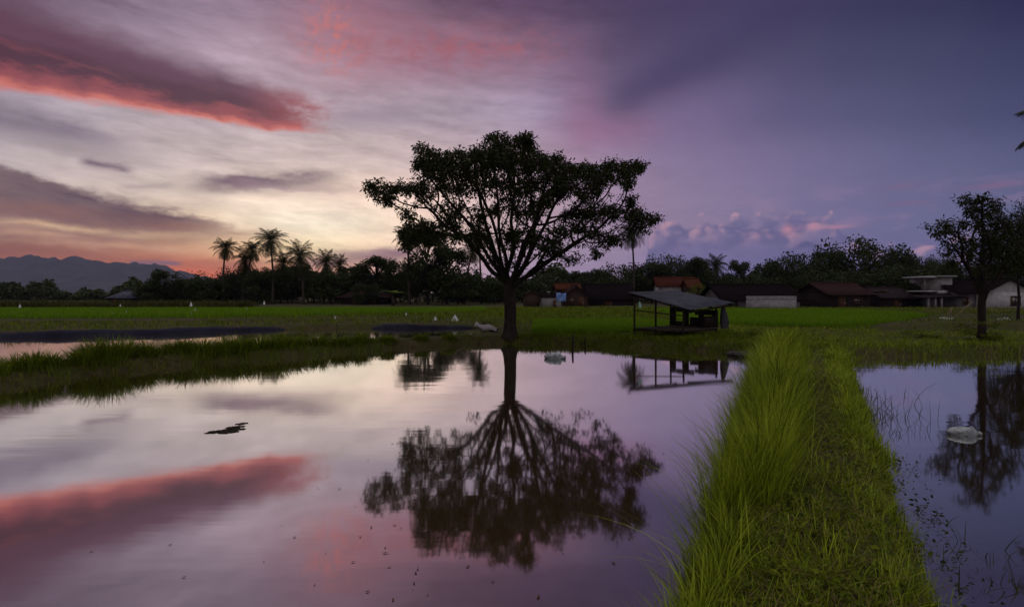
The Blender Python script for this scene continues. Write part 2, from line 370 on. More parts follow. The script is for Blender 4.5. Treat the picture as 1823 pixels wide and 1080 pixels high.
def tiles(name, c, c2):
    m = bpy.data.materials.new(name); m.use_nodes = True; nt = m.node_tree; E.nt = nt; p = nt.nodes['Principled BSDF']
    t = nt.nodes.new('ShaderNodeTexCoord'); br = nt.nodes.new('ShaderNodeTexBrick'); mp = nt.nodes.new('ShaderNodeMapping'); mp.inputs['Scale'].default_value = (1, 1, 1)
    nt.links.new(t.outputs['Object'], mp.inputs[0]); n = noise(E(mp.outputs[0]), 1.6, 5, 0.65, dims='3D'); n2 = noise(E(mp.outputs[0]), 14, 2, 0.5, dims='3D')
    nt.links.new(mixc(c, c2, sstep(0.3, 0.7, n * 0.6 + n2 * 0.4)).s, p.inputs['Base Color']); p.inputs['Roughness'].default_value = 0.9; p.inputs['Specular IOR Level'].default_value = 0.0
    nt.nodes.remove(br)
    b = nt.nodes.new('ShaderNodeBump'); b.inputs['Strength'].default_value = 0.5; nt.links.new(n2.s, b.inputs['Height']); nt.links.new(b.outputs[0], p.inputs['Normal'])
    return m
M['red_tile'] = tiles('red_tile', (0.034, 0.01, 0.008), (0.018, 0.007, 0.006))
M['orange_tile'] = tiles('orange_tile', (0.038, 0.013, 0.008), (0.024, 0.009, 0.006))
M['brown_tile'] = tiles('brown_tile', (0.02, 0.01, 0.011), (0.012, 0.007, 0.008))
M['dark_tile'] = tiles('dark_tile', (0.006, 0.0042, 0.005), (0.0035, 0.0025, 0.003))
M['mauve_tile'] = tiles('mauve_tile', (0.018, 0.012, 0.016), (0.011, 0.008, 0.01))

# ------------------------------------------------------------------ the lie of the land: ponds cut into one ground sheet
DIR = np.array((0.472, 0.882)); NRM = np.array((0.882, -0.472))        # the grassy bund the camera stands on runs this way
def pathpt(t, off): return DIR * t + NRM * off
def shore(px, py): return tuple(at(px, py)[:2])
PONDS = {
 'main': [(-22, -8), (-16, 4), shore(0, 690), shore(150, 668), shore(300, 651), shore(500, 637), shore(700, 621), shore(850, 612.5), shore(1000, 613), shore(1200, 622), shore(1330, 631),
          tuple(pathpt(17.0, -1.18)), tuple(pathpt(12.0, -1.06)), tuple(pathpt(7.5, -0.84)), tuple(pathpt(3.8, -0.66)), tuple(pathpt(0, -0.66)), tuple(pathpt(-9, -0.8))],
 'right': [tuple(pathpt(-9, 0.8)), tuple(pathpt(0, 0.66)), tuple(pathpt(3.8, 0.72)), tuple(pathpt(7.5, 0.74)), tuple(pathpt(12, 0.80)), tuple(pathpt(17.2, 0.85)), shore(1530, 638), shore(1680, 634), shore(1823, 631), (30, 17.6), (34, -8)],
 'left': [(-44, 10), (-23, 4), (-11.9, 12.9), (-10.4, 16.3), (-7.6, 18.3), (-4.7, 21.2), (-1.4, 23.4), (-1.6, 30.2), (-7.7, 29.8), (-13.3, 28.2), (-15.9, 25.9), (-21.9, 23.6), (-44, 19.0)],
 'glint': [(-31, 30.6), (-18, 31.6), (-11, 33.4), (-6.5, 34.2), (-6.6, 35.6), (-11.2, 35.6), (-18.5, 34.2), (-31, 33.2)],
 'lane': [(15.5, 26.2), (17.4, 24.4), (33, 23.8), (33, 30.4), (24, 31.0), (17.5, 28.4)],
 'far': [(27, 35.5), (36, 34), (46, 42), (34, 44)],
 'puddle': [(7.4, 61), (11.8, 61), (11.8, 66), (7.4, 66)],
}
def sdf(poly, P):
    """signed distance to a polygon, negative inside"""
    Q = np.asarray(poly, float); d = np.full(len(P), 1e9); ins = np.zeros(len(P), bool)
    for a, b in zip(Q, np.roll(Q, -1, 0)):
        e = b - a; w = P - a; t = np.clip((w @ e) / (e @ e), 0, 1)
        d = np.minimum(d, np.hypot(*(w - t[:, None] * e).T))
        c = (a[1] > P[:, 1]) != (b[1] > P[:, 1])
        ins ^= c & (P[:, 0] < (b[0] - a[0]) * (P[:, 1] - a[1]) / (b[1] - a[1] + 1e-12) + a[0])
    return np.where(ins, -d, d)
def wob(x, y):
    return (np.sin(x * 1.7 + 1.3 * np.sin(y * 1.1)) + np.sin(y * 2.3 + 1.7 * np.sin(x * 0.9 + 2)) + 0.6 * np.sin(x * 4.1 + y * 3.3) + 0.5 * np.sin(x * 7.7 - y * 6.1)) / 3.1
def pond_sdf(P):
    d = np.full(len(P), 1e9)
    for k, q in PONDS.items():
        d = np.minimum(d, sdf(q, P))
    return d
def pathcoord(P): return P @ DIR, P @ NRM
def height(P):
    d = pond_sdf(P) + wob(P[:, 0], P[:, 1]) * 0.09
    t, o = pathcoord(P)
    land = 0.24 + 0.035 * wob(P[:, 0] * 0.6, P[:, 1] * 0.6) + 0.02 * wob(P[:, 0] * 2.1, P[:, 1] * 2.4)
    onpath = (np.abs(o) < 2.2) & (t < 18)
    land = land + np.where(onpath, 0.06 * np.clip(1 - np.abs(o + 0.15) / 0.9, 0, 1), 0)
    k = np.clip((d + 0.30) / 0.75, 0, 1); k = k * k * (3 - 2 * k)
    near = np.clip((90 - P[:, 1]) / 20, 0, 1)
    return -0.22 + (land + 0.22) * k
def axis(lo, hi, step, far):
    a = list(np.arange(lo, hi + 1e-6, step)); s = step; x = hi
    while x < far: s *= 1.22; x += s; a.append(x)
    s = step; x = lo; b = []
    while x > -far: s *= 1.22; x -= s; b.append(x)
    return np.array(b[::-1] + a)
gx = axis(-24, 24, 0.2, 9000); gy = axis(-3, 40, 0.2, 9000)
XX, YY = np.meshgrid(gx, gy); PP = np.stack((XX.ravel(), YY.ravel()), 1)
HH = height(PP)
nx, ny = len(gx), len(gy)
i = (np.arange(ny - 1)[:, None] * nx + np.arange(nx - 1)[None]).ravel()
def ground_mat():
    m = bpy.data.materials.new('ground'); m.use_nodes = True; nt = m.node_tree; E.nt = nt; p = nt.nodes['Principled BSDF']
    g = nt.nodes.new('ShaderNodeNewGeometry'); pos = E(g.outputs['Position'])
    n1 = noise(pos, 0.7, 5, 0.6, dims='3D'); n2 = noise(pos, 6.0, 5, 0.65, dims='3D')
    c = mixc((0.016, 0.012, 0.007), (0.036, 0.027, 0.014), sstep(0.35, 0.65, n2))
    c = mixc(c, (0.018, 0.022, 0.003), sstep(0.42, 0.62, n1 * 0.7 + n2 * 0.3))
    nt.links.new(c.s, p.inputs['Base Color']); p.inputs['Roughness'].default_value = 0.85; p.inputs['Specular IOR Level'].default_value = 0.05
    b = nt.nodes.new('ShaderNodeBump'); b.inputs['Strength'].default_value = 0.6; b.inputs['Distance'].default_value = 0.04
    nt.links.new(n2.s, b.inputs['Height']); nt.links.new(b.outputs[0], p.inputs['Normal'])
    return m
g = MB().add(np.stack((PP[:, 0], PP[:, 1], HH), 1), np.stack((i, i + 1, i + nx + 1, i + nx), 1)).build('ground', ground_mat(), smooth=True)
g['kind'] = 'structure'
# ------------------------------------------------------------------ water: still, muddy, mirroring the sky
def water_mat():
    m = bpy.data.materials.new('water'); m.use_nodes = True; nt = m.node_tree; E.nt = nt
    for n in list(nt.nodes): nt.nodes.remove(n)
    out = nt.nodes.new('ShaderNodeOutputMaterial'); lw = nt.nodes.new('ShaderNodeLayerWeight'); lw.inputs[0].default_value = 0.5
    gl = nt.nodes.new('ShaderNodeBsdfGlossy'); gl.inputs['Roughness'].default_value = 0.045; gl.inputs['Color'].default_value = (0.96, 0.98, 0.97, 1)
    g = nt.nodes.new('ShaderNodeNewGeometry'); pos = E(g.outputs['Position'])
    df = nt.nodes.new('ShaderNodeBsdfDiffuse'); df.inputs[0].default_value = (0.030, 0.018, 0.009, 1)
    mp = nt.nodes.new('ShaderNodeMapping'); mp.inputs['Scale'].default_value = (0.35, 1.6, 1); nt.links.new(pos.s, mp.inputs[0])
    w = noise(E(mp.outputs[0]), 1.0, 3, 0.5)
    calm = sstep(0.40, 0.66, noise(pos, 0.22, 3, 0.5))
    b = nt.nodes.new('ShaderNodeBump'); b.inputs['Distance'].default_value = 0.010; nt.links.new((calm * 0.22 + 0.05).s, b.inputs['Strength'])
    nt.links.new(w.s, b.inputs['Height']); nt.links.new(b.outputs[0], gl.inputs['Normal'])
    fac = sstep(0.0, 1.0, E(lw.outputs['Facing'])) * 0.84 + 0.09
    mx = nt.nodes.new('ShaderNodeMixShader'); nt.links.new(fac.s, mx.inputs[0]); nt.links.new(df.outputs[0], mx.inputs[1]); nt.links.new(gl.outputs[0], mx.inputs[2])
    nt.links.new(mx.outputs[0], out.inputs[0])
    return m
WX = (-60, 60); WY = (-9, 70)
w = MB().add([(WX[0], WY[0], 0), (WX[1], WY[0], 0), (WX[1], WY[1], 0), (WX[0], WY[1], 0)], [(0, 1, 2, 3)]).build('water', water_mat())
w['kind'] = 'structure'
# ------------------------------------------------------------------ hills on the left horizon, and the air in front of them
HD = 2400.0
ridge = [(-700, 470), (-420, 452), (-200, 462), (-60, 456), (0, 459), (40, 456), (60, 454), (100, 461), (112, 458), (130, 455), (148, 460), (156, 459), (172, 466), (186, 464), (196, 467.5), (232, 467), (272, 470), (300, 474), (316, 482), (346, 487), (372, 495), (400, 503), (440, 511), (480, 516), (530, 521)]
hv = []; rows = 16
rx = np.arange(-700, 531, 6.0); rz = np.interp(rx, [a for a, _ in ridge], [b for _, b in ridge])
rz = rz + 1.6 * np.sin(rx * 0.21) * np.sin(rx * 0.047) + RNG.normal(0, 0.8, len(rx)) - 2.6 * np.abs(np.sin(rx * 0.083 + 0.7 * np.sin(rx * 0.031))) ** 6 + 1.3
for k in range(rows):
    u = k / (rows - 1)
    D = HD * (0.72 + 0.28 * u)
    top = EYE - (rz - HY) * HD / FOC
    z = np.where(u < 1, top * (u ** 1.25), top) + (RNG.normal(0, 2.0, len(rx)) + 10 * np.sin(rx * 0.09 + k * 0.6) * u) * (u < 1) * (u > 0)
    hv.append(np.stack(((rx - CX) * HD / FOC * (0.80 + 0.20 * u), np.full(len(rx), D), np.minimum(z, top)), 1))
hv.append(np.stack(((rx - CX) * HD / FOC * 1.1, np.full(len(rx), HD * 1.25), np.zeros(len(rx))), 1)); rows += 1
nxr = len(rx); i = (np.arange(rows - 1)[:, None] * nxr + np.arange(nxr - 1)[None]).ravel()
h = MB().add(np.concatenate(hv), np.stack((i, i + 1, i + nxr + 1, i + nxr), 1)).build('hills', mat('hill_forest', (0.016, 0.018, 0.018), 0.95, (0.026, 0.027, 0.025), 0.012), smooth=True)
h['kind'] = 'structure'
hz = MB().box((0, 1470, 110), (9000, 3160, 222)).build('haze', None)
hm = bpy.data.materials.new('haze'); hm.use_nodes = True; nt = hm.node_tree
for n in list(nt.nodes): nt.nodes.remove(n)
pv = nt.nodes.new('ShaderNodeVolumePrincipled'); pv.inputs['Density'].default_value = 0.6e-4; pv.inputs['Color'].default_value = (0.46, 0.44, 0.84, 1); pv.inputs['Anisotropy'].default_value = 0.0
ho = nt.nodes.new('ShaderNodeOutputMaterial'); nt.links.new(pv.outputs[0], ho.inputs['Volume'])
hz.data.materials.clear(); hz.data.materials.append(hm); hz['kind'] = 'stuff'

# ------------------------------------------------------------------ trees
def frustums(mb, P0, P1, r0, r1, n=5, tint=0.5):
    T = P1 - P0; L = np.linalg.norm(T, axis=1)[:, None] + 1e-9; T = T / L
    ref = np.where(np.abs(T[:, 2:3]) < 0.9, np.array(((0, 0, 1.0),)), np.array(((1.0, 0, 0),)))
    U = np.cross(T, ref); U /= np.linalg.norm(U, axis=1)[:, None]; V = np.cross(T, U)
    a = np.arange(n) / n * 2 * math.pi; ca, sa = np.cos(a)[None, :, None], np.sin(a)[None, :, None]
    dirs = ca * U[:, None] + sa * V[:, None]
    A_ = P0[:, None] + dirs * r0[:, None, None]; B_ = P1[:, None] + T[:, None] * (r1[:, None, None] * 0.25) + dirs * r1[:, None, None]
    N = len(P0); v = np.concatenate((A_, B_), 1).reshape(-1, 3)
    j = np.arange(n); f = np.stack((j, (j + 1) % n, n + (j + 1) % n, n + j), 1)
    mb.add(v, (np.arange(N)[:, None, None] * 2 * n + f[None]).reshape(-1, 4), tint)
def leaves(mb, pos, size, tint, droop=0.35, aspect=0.42, rng=RNG, out=None):
    """one folded pointed leaf (two quads) at each position"""
    N = len(pos); az = rng.uniform(0, 2 * math.pi, N); pitch = rng.normal(-droop, 0.45, N)
    d = np.stack((np.cos(az) * np.cos(pitch), np.sin(az) * np.cos(pitch), np.sin(pitch)), 1)
    if out is not None:
        d = d + out; d /= np.linalg.norm(d, axis=1)[:, None] + 1e-9
    s = np.cross(d, np.array((0, 0, 1.0))); s /= np.linalg.norm(s, axis=1)[:, None] + 1e-9
    roll = rng.normal(0, 0.6, N)[:, None]; nrm = np.cross(s, d); s = s * np.cos(roll) + nrm * np.sin(roll); nrm = np.cross(s, d)
    L = (np.broadcast_to(size, (N,)) * rng.uniform(0.7, 1.25, N))[:, None]; w = L * aspect
    p0 = pos; p3 = pos + d * L - nrm * L * 0.08; mid = pos + d * L * 0.45
    a = mid + s * w * 0.5 + nrm * w * 0.18; b = mid - s * w * 0.5 + nrm * w * 0.18
    v = np.stack((p0, a, p3, b), 1).reshape(-1, 3); k = np.arange(N)[:, None] * 4
    mb.add(v, np.concatenate((k + (0, 1, 2), k + (0, 2, 3))), np.repeat(np.clip(np.broadcast_to(tint, (N,)), 0, 1), 4))
def colonise(seed_nodes, seed_par, att, step, infl, kill, iters=160, up=0.04, rng=RNG):
    P = [np.array(p, float) for p in seed_nodes]; par = list(seed_par)
    P = np.array(P); att = np.array(att); nd = np.full(len(att), 1e9); ni = np.zeros(len(att), int)
    alive = np.ones(len(att), bool); start = 0
    for _ in range(iters):
        for q in range(start, len(P)):
            d = np.linalg.norm(att - P[q], axis=1); b = d < nd; nd[b] = d[b]; ni[b] = q
        start = len(P)
        alive &= nd > kill
        use = alive & (nd < infl)
        if not use.any():
            if not alive.any(): break
            use = alive & (nd < nd[alive].min() + step)
        idx = ni[use]; v = att[use] - P[idx]; v /= np.linalg.norm(v, axis=1)[:, None]
        new = []; npar = []
        for q in np.unique(idx):
            g = v[idx == q].sum(0); g = g / (np.linalg.norm(g) + 1e-9) + rng.normal(0, 0.16, 3) + (0, 0, up); g /= np.linalg.norm(g)
            new.append(P[q] + g * step); npar.append(q)
        P = np.vstack((P, new)); par += npar
        if len(P) > 14000: break
    return P, np.array(par)
def pipe(P, par, tip, expo, top=None):
    n = len(P); acc = np.zeros(n); nch = np.zeros(n, int)
    for q in par:
        if q >= 0: nch[q] += 1
    for q in range(n - 1, -1, -1):
        if nch[q] == 0: acc[q] = tip ** expo
        if par[q] >= 0: acc[par[q]] += acc[q]
    return acc ** (1 / expo), nch

def blob_tree(name, label, base, D, blobs, axis_px, halfw, depth, seeds, n_att, n_leaf, leaf, mats, r_trunk, expo=2.3, step=0.2, seed=1, tip=0.008, group=None, kill=0.32, gap=0.0, droop=0.35, sigma=0.16, inner=1.0):
    rng = np.random.default_rng(seed); k = D / FOC; base = np.array(base, float)
    B = np.array([(x, y, rx, ry, w) for x, y, rx, ry, w in blobs], float)
    area = B[:, 2] * B[:, 3] * B[:, 4]; pick = rng.choice(len(B), n_att, p=area / area.sum())
    rr = rng.uniform(0, 1, n_att) ** 0.5; th = rng.uniform(0, 2 * math.pi, n_att)
    px = B[pick, 0] + np.cos(th) * rr * B[pick, 2]; py = B[pick, 1] + np.sin(th) * rr * B[pick, 3]
    u = np.clip(np.abs(px - axis_px) / halfw, 0, 1); dm = depth * np.sqrt(1 - u * u * 0.97)
    yy = rng.uniform(-1, 1, n_att); yy = np.sign(yy) * np.abs(yy) ** 0.8 * dm
    Dp = D + yy                                            # each point keeps its own depth and true size
    att = np.stack(((px - CX) * Dp / FOC, Dp, EYE - (py - HY) * Dp / FOC), 1) - base
    sn = []; sp = []
    for chain in seeds:
        par0 = chain[0]
        for j, p in enumerate(chain[1:]):
            sn.append(np.array(p, float)); sp.append(par0 if j == 0 else len(sn) - 2)
    P, par = colonise(sn, sp, att, step, 2.4, kill, rng=rng)
    rad, nch = pipe(P, par, tip, expo); rad = rad * (r_trunk / rad[0])
    rad = np.maximum(rad, tip)
    root = thing(name, label, 'tree', base, group=group)
    tb = MB(); e = np.where(par >= 0)[0]
    kids = {}
    for q in e: kids.setdefault(par[q], []).append(q)
    stack = [(0, -1)]; thin = []
    while stack:
        q, p0 = stack.pop(); chain = [] if p0 < 0 else [p0]; rr = [] if p0 < 0 else [min(rad[p0], rad[q] * 1.35)]
        while True:
            chain.append(q); rr.append(rad[q]); ks = sorted(kids.get(q, []), key=lambda z_: -rad[z_])
            for z_ in ks[1:]: stack.append((z_, q))
            if not ks: break
            q = ks[0]
        rr = np.array(rr)
        if len(chain) > 1: 
            pc = P[chain].copy()
            if len(pc) > 4: pc[1:-1] = pc[1:-1] * .5 + (pc[:-2] + pc[2:]) * .25
            tb.tube(pc, rr, 12 if rr.max() > .1 else (7 if rr.max() > .03 else 4), cap=False)
    # root flare
    f0 = P[0]; flare = [f0 + (0, 0, z) for z in (-0.25, 0.0, 0.12, 0.3, 0.6)]
    tb.tube(flare, [r_trunk * x for x in (1.9, 1.55, 1.28, 1.10, 1.0)], 12)
    tb.build('trunk', M[mats[0]], root, smooth=True)
    fine_ = np.where((rad < tip * 2.6) & (P[:, 2] > P[:, 2].max() * 0.28))[0]
    tips = np.where(nch == 0)[0]; src = np.concatenate((fine_, np.repeat(tips, 3)))
    pos = P[src]
    # leaves only where the crown is leafy
    nc = n_leaf // 11; wl = np.where((pos[:, 2] > P[:, 2].max() * .70) | (np.abs(pos[:, 0]) > np.abs(P[:, 0]).max() * .58), 1.0, inner); c = rng.choice(len(src), nc, p=wl / wl.sum()); cc = pos[c] + rng.normal(0, sigma, (nc, 3)) * (1, 1, 0.8)
    n1 = nc * 11; lp = np.repeat(cc, 11, 0) + rng.normal(0, leaf * .30, (n1, 3)); ct = np.repeat(rng.beta(1.6, 2.6, nc), 11)
    lb = MB(); leaves(lb, lp, leaf, np.clip(ct + rng.normal(0, .12, n1), 0, 1), droop, 0.40, rng, out=(lp - np.repeat(cc, 11, 0)) / (leaf * .5))
    lb.build('crown', M[mats[1]], root)
    return root, P
ZX = lambda X: 620 + .3704 * X
ZY = lambda Y: 220 + .3704 * Y
big = [(420,190,110,70,1.2),(560,180,130,70,1.3),(700,150,110,75,1.3),(830,160,110,80,1.3),(960,200,110,70,1.2),(1080,230,110,65,1.2),(1200,235,95,65,1.1),(1320,205,100,42,1.1),(1390,185,40,35,1),(1340,265,48,50,1),
 (115,315,50,45,1.1),(220,315,80,40,1.1),(340,300,55,45,1.1),(370,345,50,40,1),(165,365,40,28,1),(480,300,80,45,.8),(620,290,100,55,.8),(760,290,100,60,.8),(900,320,100,55,.8),(1040,320,90,50,.8),(1150,330,80,45,.8),
 (500,410,70,45,.5),(640,420,70,50,.5),(850,430,90,65,.6),(960,355,60,40,.6),(760,400,80,55,.5),(350,500,80,38,1),(470,490,80,50,.9),(560,540,70,38,.8),(400,545,60,35,1),(290,540,45,40,1),(290,425,38,24,.8),
 (1100,430,85,45,.7),(1230,425,90,50,1),(1350,430,65,50,1.1),(1425,450,48,42,1.1),(1405,508,32,22,1),(1050,515,80,45,.7),(930,555,70,45,.7),(1180,520,70,40,.7),(1270,560,45,40,.9),(1195,625,24,26,.9),(990,620,60,30,.6),(660,560,55,45,.6),(800,540,60,45,.5),
 (700,65,30,28,1),(770,75,28,30,1),(862,78,30,34,1),(345,118,30,30,1),(1085,655,30,20,.5)]
big = [(ZX(a), ZY(b + (14 if 130 < b < 250 else 4)), c * .3704, d * .3704 * .9, w) for a, b, c, d, w in big]
TD = 21.3; TB = np.array(((908 - CX) * TD / FOC, TD, 0.26))
def tp(px, py, dy=0.0):
    d = TD + dy; return np.array(((px - CX) * d / FOC, d, EYE - (py - HY) * d / FOC)) - TB
seeds = [[-1, (0, 0, 0), tp(909, 570), tp(908.5, 550), tp(908, 530), tp(907, 514), tp(906, 505)]]
nn = 6; srng = np.random.default_rng(12); fork = tp(906, 505)
# first limbs (compass bearing, slope, length), each soon dividing into a fan of long thin boughs
for bear, slope, ln in ((178, 42, .95), (150, 62, .8), (95, 66, .75), (60, 70, .8), (8, 34, 1.15), (28, 60, .8), (240, 55, .75), (300, 52, .8), (205, 50, .8), (330, 44, .9)):
    b, e = R(bear + srng.uniform(-8, 8)), R(slope); d = np.array((math.cos(b) * math.cos(e), math.sin(b) * math.cos(e), math.sin(e))); ch = [4 if slope < 45 else 5]
    p = fork + (0, 0, -.18 if slope < 45 else 0); lst = []
    for q in range(4):
        p = p + d * ln / 4 + srng.normal(0, .05, 3); lst.append(p)
    seeds.append(ch + lst); last = nn + 3; mid = nn + 1; nn += 4
    for k_, (db, de, l2) in enumerate(((0, 6, 1.9), (34, 10, 1.5), (-34, 8, 1.6), (10, -14, 1.3))):
        b2, e2 = b + R(db + srng.uniform(-10, 10)), min(R(82), e + R(de + srng.uniform(-6, 6))); d2 = np.array((math.cos(b2) * math.cos(e2), math.sin(b2) * math.cos(e2), math.sin(e2)))
        src_ = last if k_ < 2 else mid; p2 = lst[3] if k_ < 2 else lst[1]; l3 = []
        m_ = int(l2 / .2)
        for q in range(m_):
            d2 = d2 + (0, 0, .012) + srng.normal(0, .075, 3); d2 /= np.linalg.norm(d2); p2 = p2 + d2 * .2; l3.append(p2)
        seeds.append([src_] + l3); nn += m_
main_tree, MP = blob_tree('rain_tree', 'broad spreading dark tree standing alone on the bank in the middle, mirrored in the pond', TB, TD, big, 905, 275, 3.7, seeds, 5000, 53000, 0.138, ('bark', 'leaf_dark'), 0.225, 2.2, 0.2, 3, tip=0.009, kill=0.26, sigma=0.09, droop=0.45, inner=0.85)
# the tree on the right bank
RD = 19.6; RB = np.array((*atd(1748, RD)[:2], 0.24))
def rp(px, py, dy=0.0):
    d = RD + dy; return np.array(((px - CX) * d / FOC, d, EYE - (py - HY) * d / FOC)) - RB
rb = [(1728,368,24,22,1.2),(1752,360,22,14,1),(1770,375,22,26,1.1),(1735,395,30,22,1),(1762,410,32,26,1.2),(1680,408,26,12,1),(1700,425,28,16,.9),(1664,404,12,9,.8),(1690,450,20,14,.8),(1722,440,32,24,1.1),(1755,450,36,26,1.2),(1790,440,30,32,1.1),
 (1712,470,30,12,.6),(1745,478,34,12,.5),(1690,486,18,8,.5),(1785,474,24,14,.6),(1800,415,24,30,1),(1815,460,22,36,1)]
rs = [[-1, (0, 0, 0), rp(1748, 585), rp(1748, 565), rp(1747, 545), rp(1748, 528), rp(1749, 512)],
 [4, rp(1742, 508, .1), rp(1732, 492, .1), rp(1722, 476, .1)], [5, rp(1750, 495, -.1), rp(1750, 475, -.1), rp(1748, 455, -.1)], [3, rp(1756, 518, -.2), rp(1768, 502, -.3), rp(1784, 488, -.3)]]
blob_tree('mango_tree', 'dark leafy tree with bare lower trunk standing on the right pond bank', RB, RD, rb, 1755, 110, 1.7, rs, 800, 5600, 0.130, ('bark', 'leaf_dark'), 0.12, 2.3, 0.16, 5, tip=0.008, kill=0.26, sigma=0.09)

# ---- background broadleaf trees: a few kinds, each copied with its own size, turn and label
def bush_tree(name, h, w, n_limb, n_leaf, leaf, seed, lm='leaf_mid', trunk_h=0.3, open_=0.0):
    rng = np.random.default_rng(seed); tb = MB(); lb = MB()
    tb.tube([(0, 0, -0.3), (0.02 * h, 0, h * 0.2), (0, 0.02 * h, h * trunk_h), (0.02 * h, 0.01 * h, h * 0.6)], [h * 0.028, h * 0.022, h * 0.018, h * 0.008], 7)
    cl = []
    for q in range(n_limb):
        a = q * 2.4 + rng.uniform(-.4, .4); zz = rng.uniform(trunk_h, 0.92); rad_ = w * (0.18 + 0.34 * math.sin(math.pi * min(1, (zz - trunk_h * 0.6) / (1.12 - trunk_h * 0.6)))) * rng.uniform(0.75, 1.15)
        e = np.array((math.cos(a) * rad_, math.sin(a) * rad_, h * zz)); s0 = np.array((0.01 * h, 0.01 * h, h * max(trunk_h * 0.8, zz - 0.28)))
        tb.tube([s0, s0 * 0.5 + e * 0.5 + (0, 0, 0.03 * h), e], [h * 0.012, h * 0.008, h * 0.004], 5)
        cl.append((e, w * rng.uniform(0.12, 0.22)))
    cl.append((np.array((0.02 * h, 0, h * 0.93)), w * 0.14))
    wts = np.array([r ** 2 for _, r in cl]); pk = rng.choice(len(cl), n_leaf, p=wts / wts.sum())
    cc = np.array([c for c, _ in cl])[pk]; rr = np.array([r for _, r in cl])[pk]
    d = rng.normal(0, 1, (n_leaf, 3)); d /= np.linalg.norm(d, axis=1)[:, None]
    p = cc + d * (rr * rng.uniform(0.25, 1.12, n_leaf) ** 0.7)[:, None] * (1, 1, 0.75)
    p[:, 2] = np.maximum(p[:, 2], 0.15)
    lt = rng.beta(1.6, 2.4, n_leaf) * 0.8 + rng.uniform(0, 0.2, len(cl))[pk]
    leaves(lb, p, leaf, lt, 0.2, 0.5, rng)
    r = thing(name, 'tmp', 'tree'); tb.build('trunk', M['bark'], r, smooth=True); lb.build('crown', M[lm], r)
    return r
def palm(name, h, n_fr, fl, seed, lean=0.05, lm='palm_leaf', pairs=20, trunk_r=0.13, lw=0.065):
    rng = np.random.default_rng(seed); r = thing(name, 'tmp', 'palm tree'); tb = MB()
    z = np.linspace(-0.3, h, 9); xs = lean * h * (np.clip(z, 0, h) / h) ** 1.8
    tp_ = np.stack((xs, 0.02 * h * np.sin(z / h * 3), z), 1)
    tb.tube(tp_, np.linspace(trunk_r * 1.5, trunk_r * 0.8, 9), 8); tb.build('trunk', M['palm_bark'], r, smooth=True)
    top = tp_[-1]; fb = MB()
    for q in range(n_fr):
        a = q * 2.39996 + rng.uniform(-.2, .2); e0 = 1.42 - 2.55 * (q / n_fr) + rng.uniform(-.12, .12); L = fl * rng.uniform(0.85, 1.1) * (0.8 + 0.2 * math.sin(math.pi * q / n_fr))
        m = 9; pts = [top + (0, 0, 0.05)]; el = e0
        for j in range(m):
            pts.append(pts[-1] + np.array((math.cos(a) * math.cos(el), math.sin(a) * math.cos(el), math.sin(el))) * L / m); el -= (0.075 + 0.014 * j) * (0.75 + 0.5 * math.cos(max(e0, 0) * 0.6))
        pts = np.array(pts); fb.tube(pts, np.linspace(0.035, 0.008, m + 1) * (trunk_r / 0.14), 4, 0.6)
        t = np.linspace(0.10, 0.99, pairs); c = np.stack([np.interp(t * m, np.arange(m + 1), pts[:, k]) for k in range(3)], 1)
        T = np.gradient(c, axis=0); T /= np.linalg.norm(T, axis=1)[:, None]
        side = np.cross(T, (0, 0, 1.0)); side /= np.linalg.norm(side, axis=1)[:, None] + 1e-9
        ll = fl * 0.30 * np.sin(np.clip(t * 1.05 + 0.12, 0, 1.12) * math.pi * 0.86) + 0.05
        for sg in (-1, 1):
            dr = rng.uniform(0.15, 0.6, pairs)[:, None]
            d = side * sg + T * 0.55 - np.array((0, 0, 1.0)) * dr; d /= np.linalg.norm(d, axis=1)[:, None]
            wv = T * lw * 0.5 * np.ones((pairs, 1))
            v = np.stack((c - wv, c + wv, c + d * ll[:, None] * 0.6 + wv * 0.8 - np.array((0, 0, .02)), c + d * ll[:, None] - np.array((0, 0, 1.0)) * ll[:, None] * 0.15, c + d * ll[:, None] * 0.6 - wv * 0.8 - np.array((0, 0, .02))), 1).reshape(-1, 3)
            k = np.arange(pairs)[:, None] * 5
            fb.add(v, np.concatenate((k + (0, 1, 2), k + (0, 2, 4), k + (4, 2, 3))), np.repeat(np.clip(rng.normal(0.4, 0.2, pairs), 0, 1), 5))
    for q in range(5):
        a = rng.uniform(0, 6.28); fb.tube([top + (math.cos(a) * .18, math.sin(a) * .18, -.12), top + (math.cos(a) * .2, math.sin(a) * .2, -.34)], [0.1, 0.08], 6, 0.8)
    fb.build('crown', M[lm], r)
    return r
def bamboo(name, h, n, seed):
    rng = np.random.default_rng(seed); r = thing(name, 'tmp', 'bamboo'); tb = MB(); lb = MB()
    for q in range(n):
        a = rng.uniform(0, 6.28); b = rng.uniform(0, 0.08) * h; x0 = np.array((math.cos(a) * b, math.sin(a) * b, 0)); a2 = a + rng.normal(0, .5); hh = h * rng.uniform(0.7, 1.0); ln = rng.uniform(0.12, 0.34) * h
        t = np.linspace(0, 1, 12); out = ln * t ** 2.6; zz = hh * (t - 0.16 * np.maximum(0, t - 0.75) ** 1.2 * 6)
        pts = x0 + np.stack((np.cos(a2) * out, np.sin(a2) * out, zz), 1); tb.tube(pts, np.linspace(0.05, 0.012, 12), 5)
        k = 190; tt = rng.uniform(0.28, 1.0, k); c = np.stack([np.interp(tt, t, pts[:, m]) for m in range(3)], 1)
        leaves(lb, c + rng.normal(0, 0.035 * h, (k, 3)), 0.42, rng.beta(2, 2, k), 0.7, 0.26, rng)
    tb.build('culm', M['bamboo'], r, smooth=True); lb.build('crown', M['leaf_mid'], r)
    return r
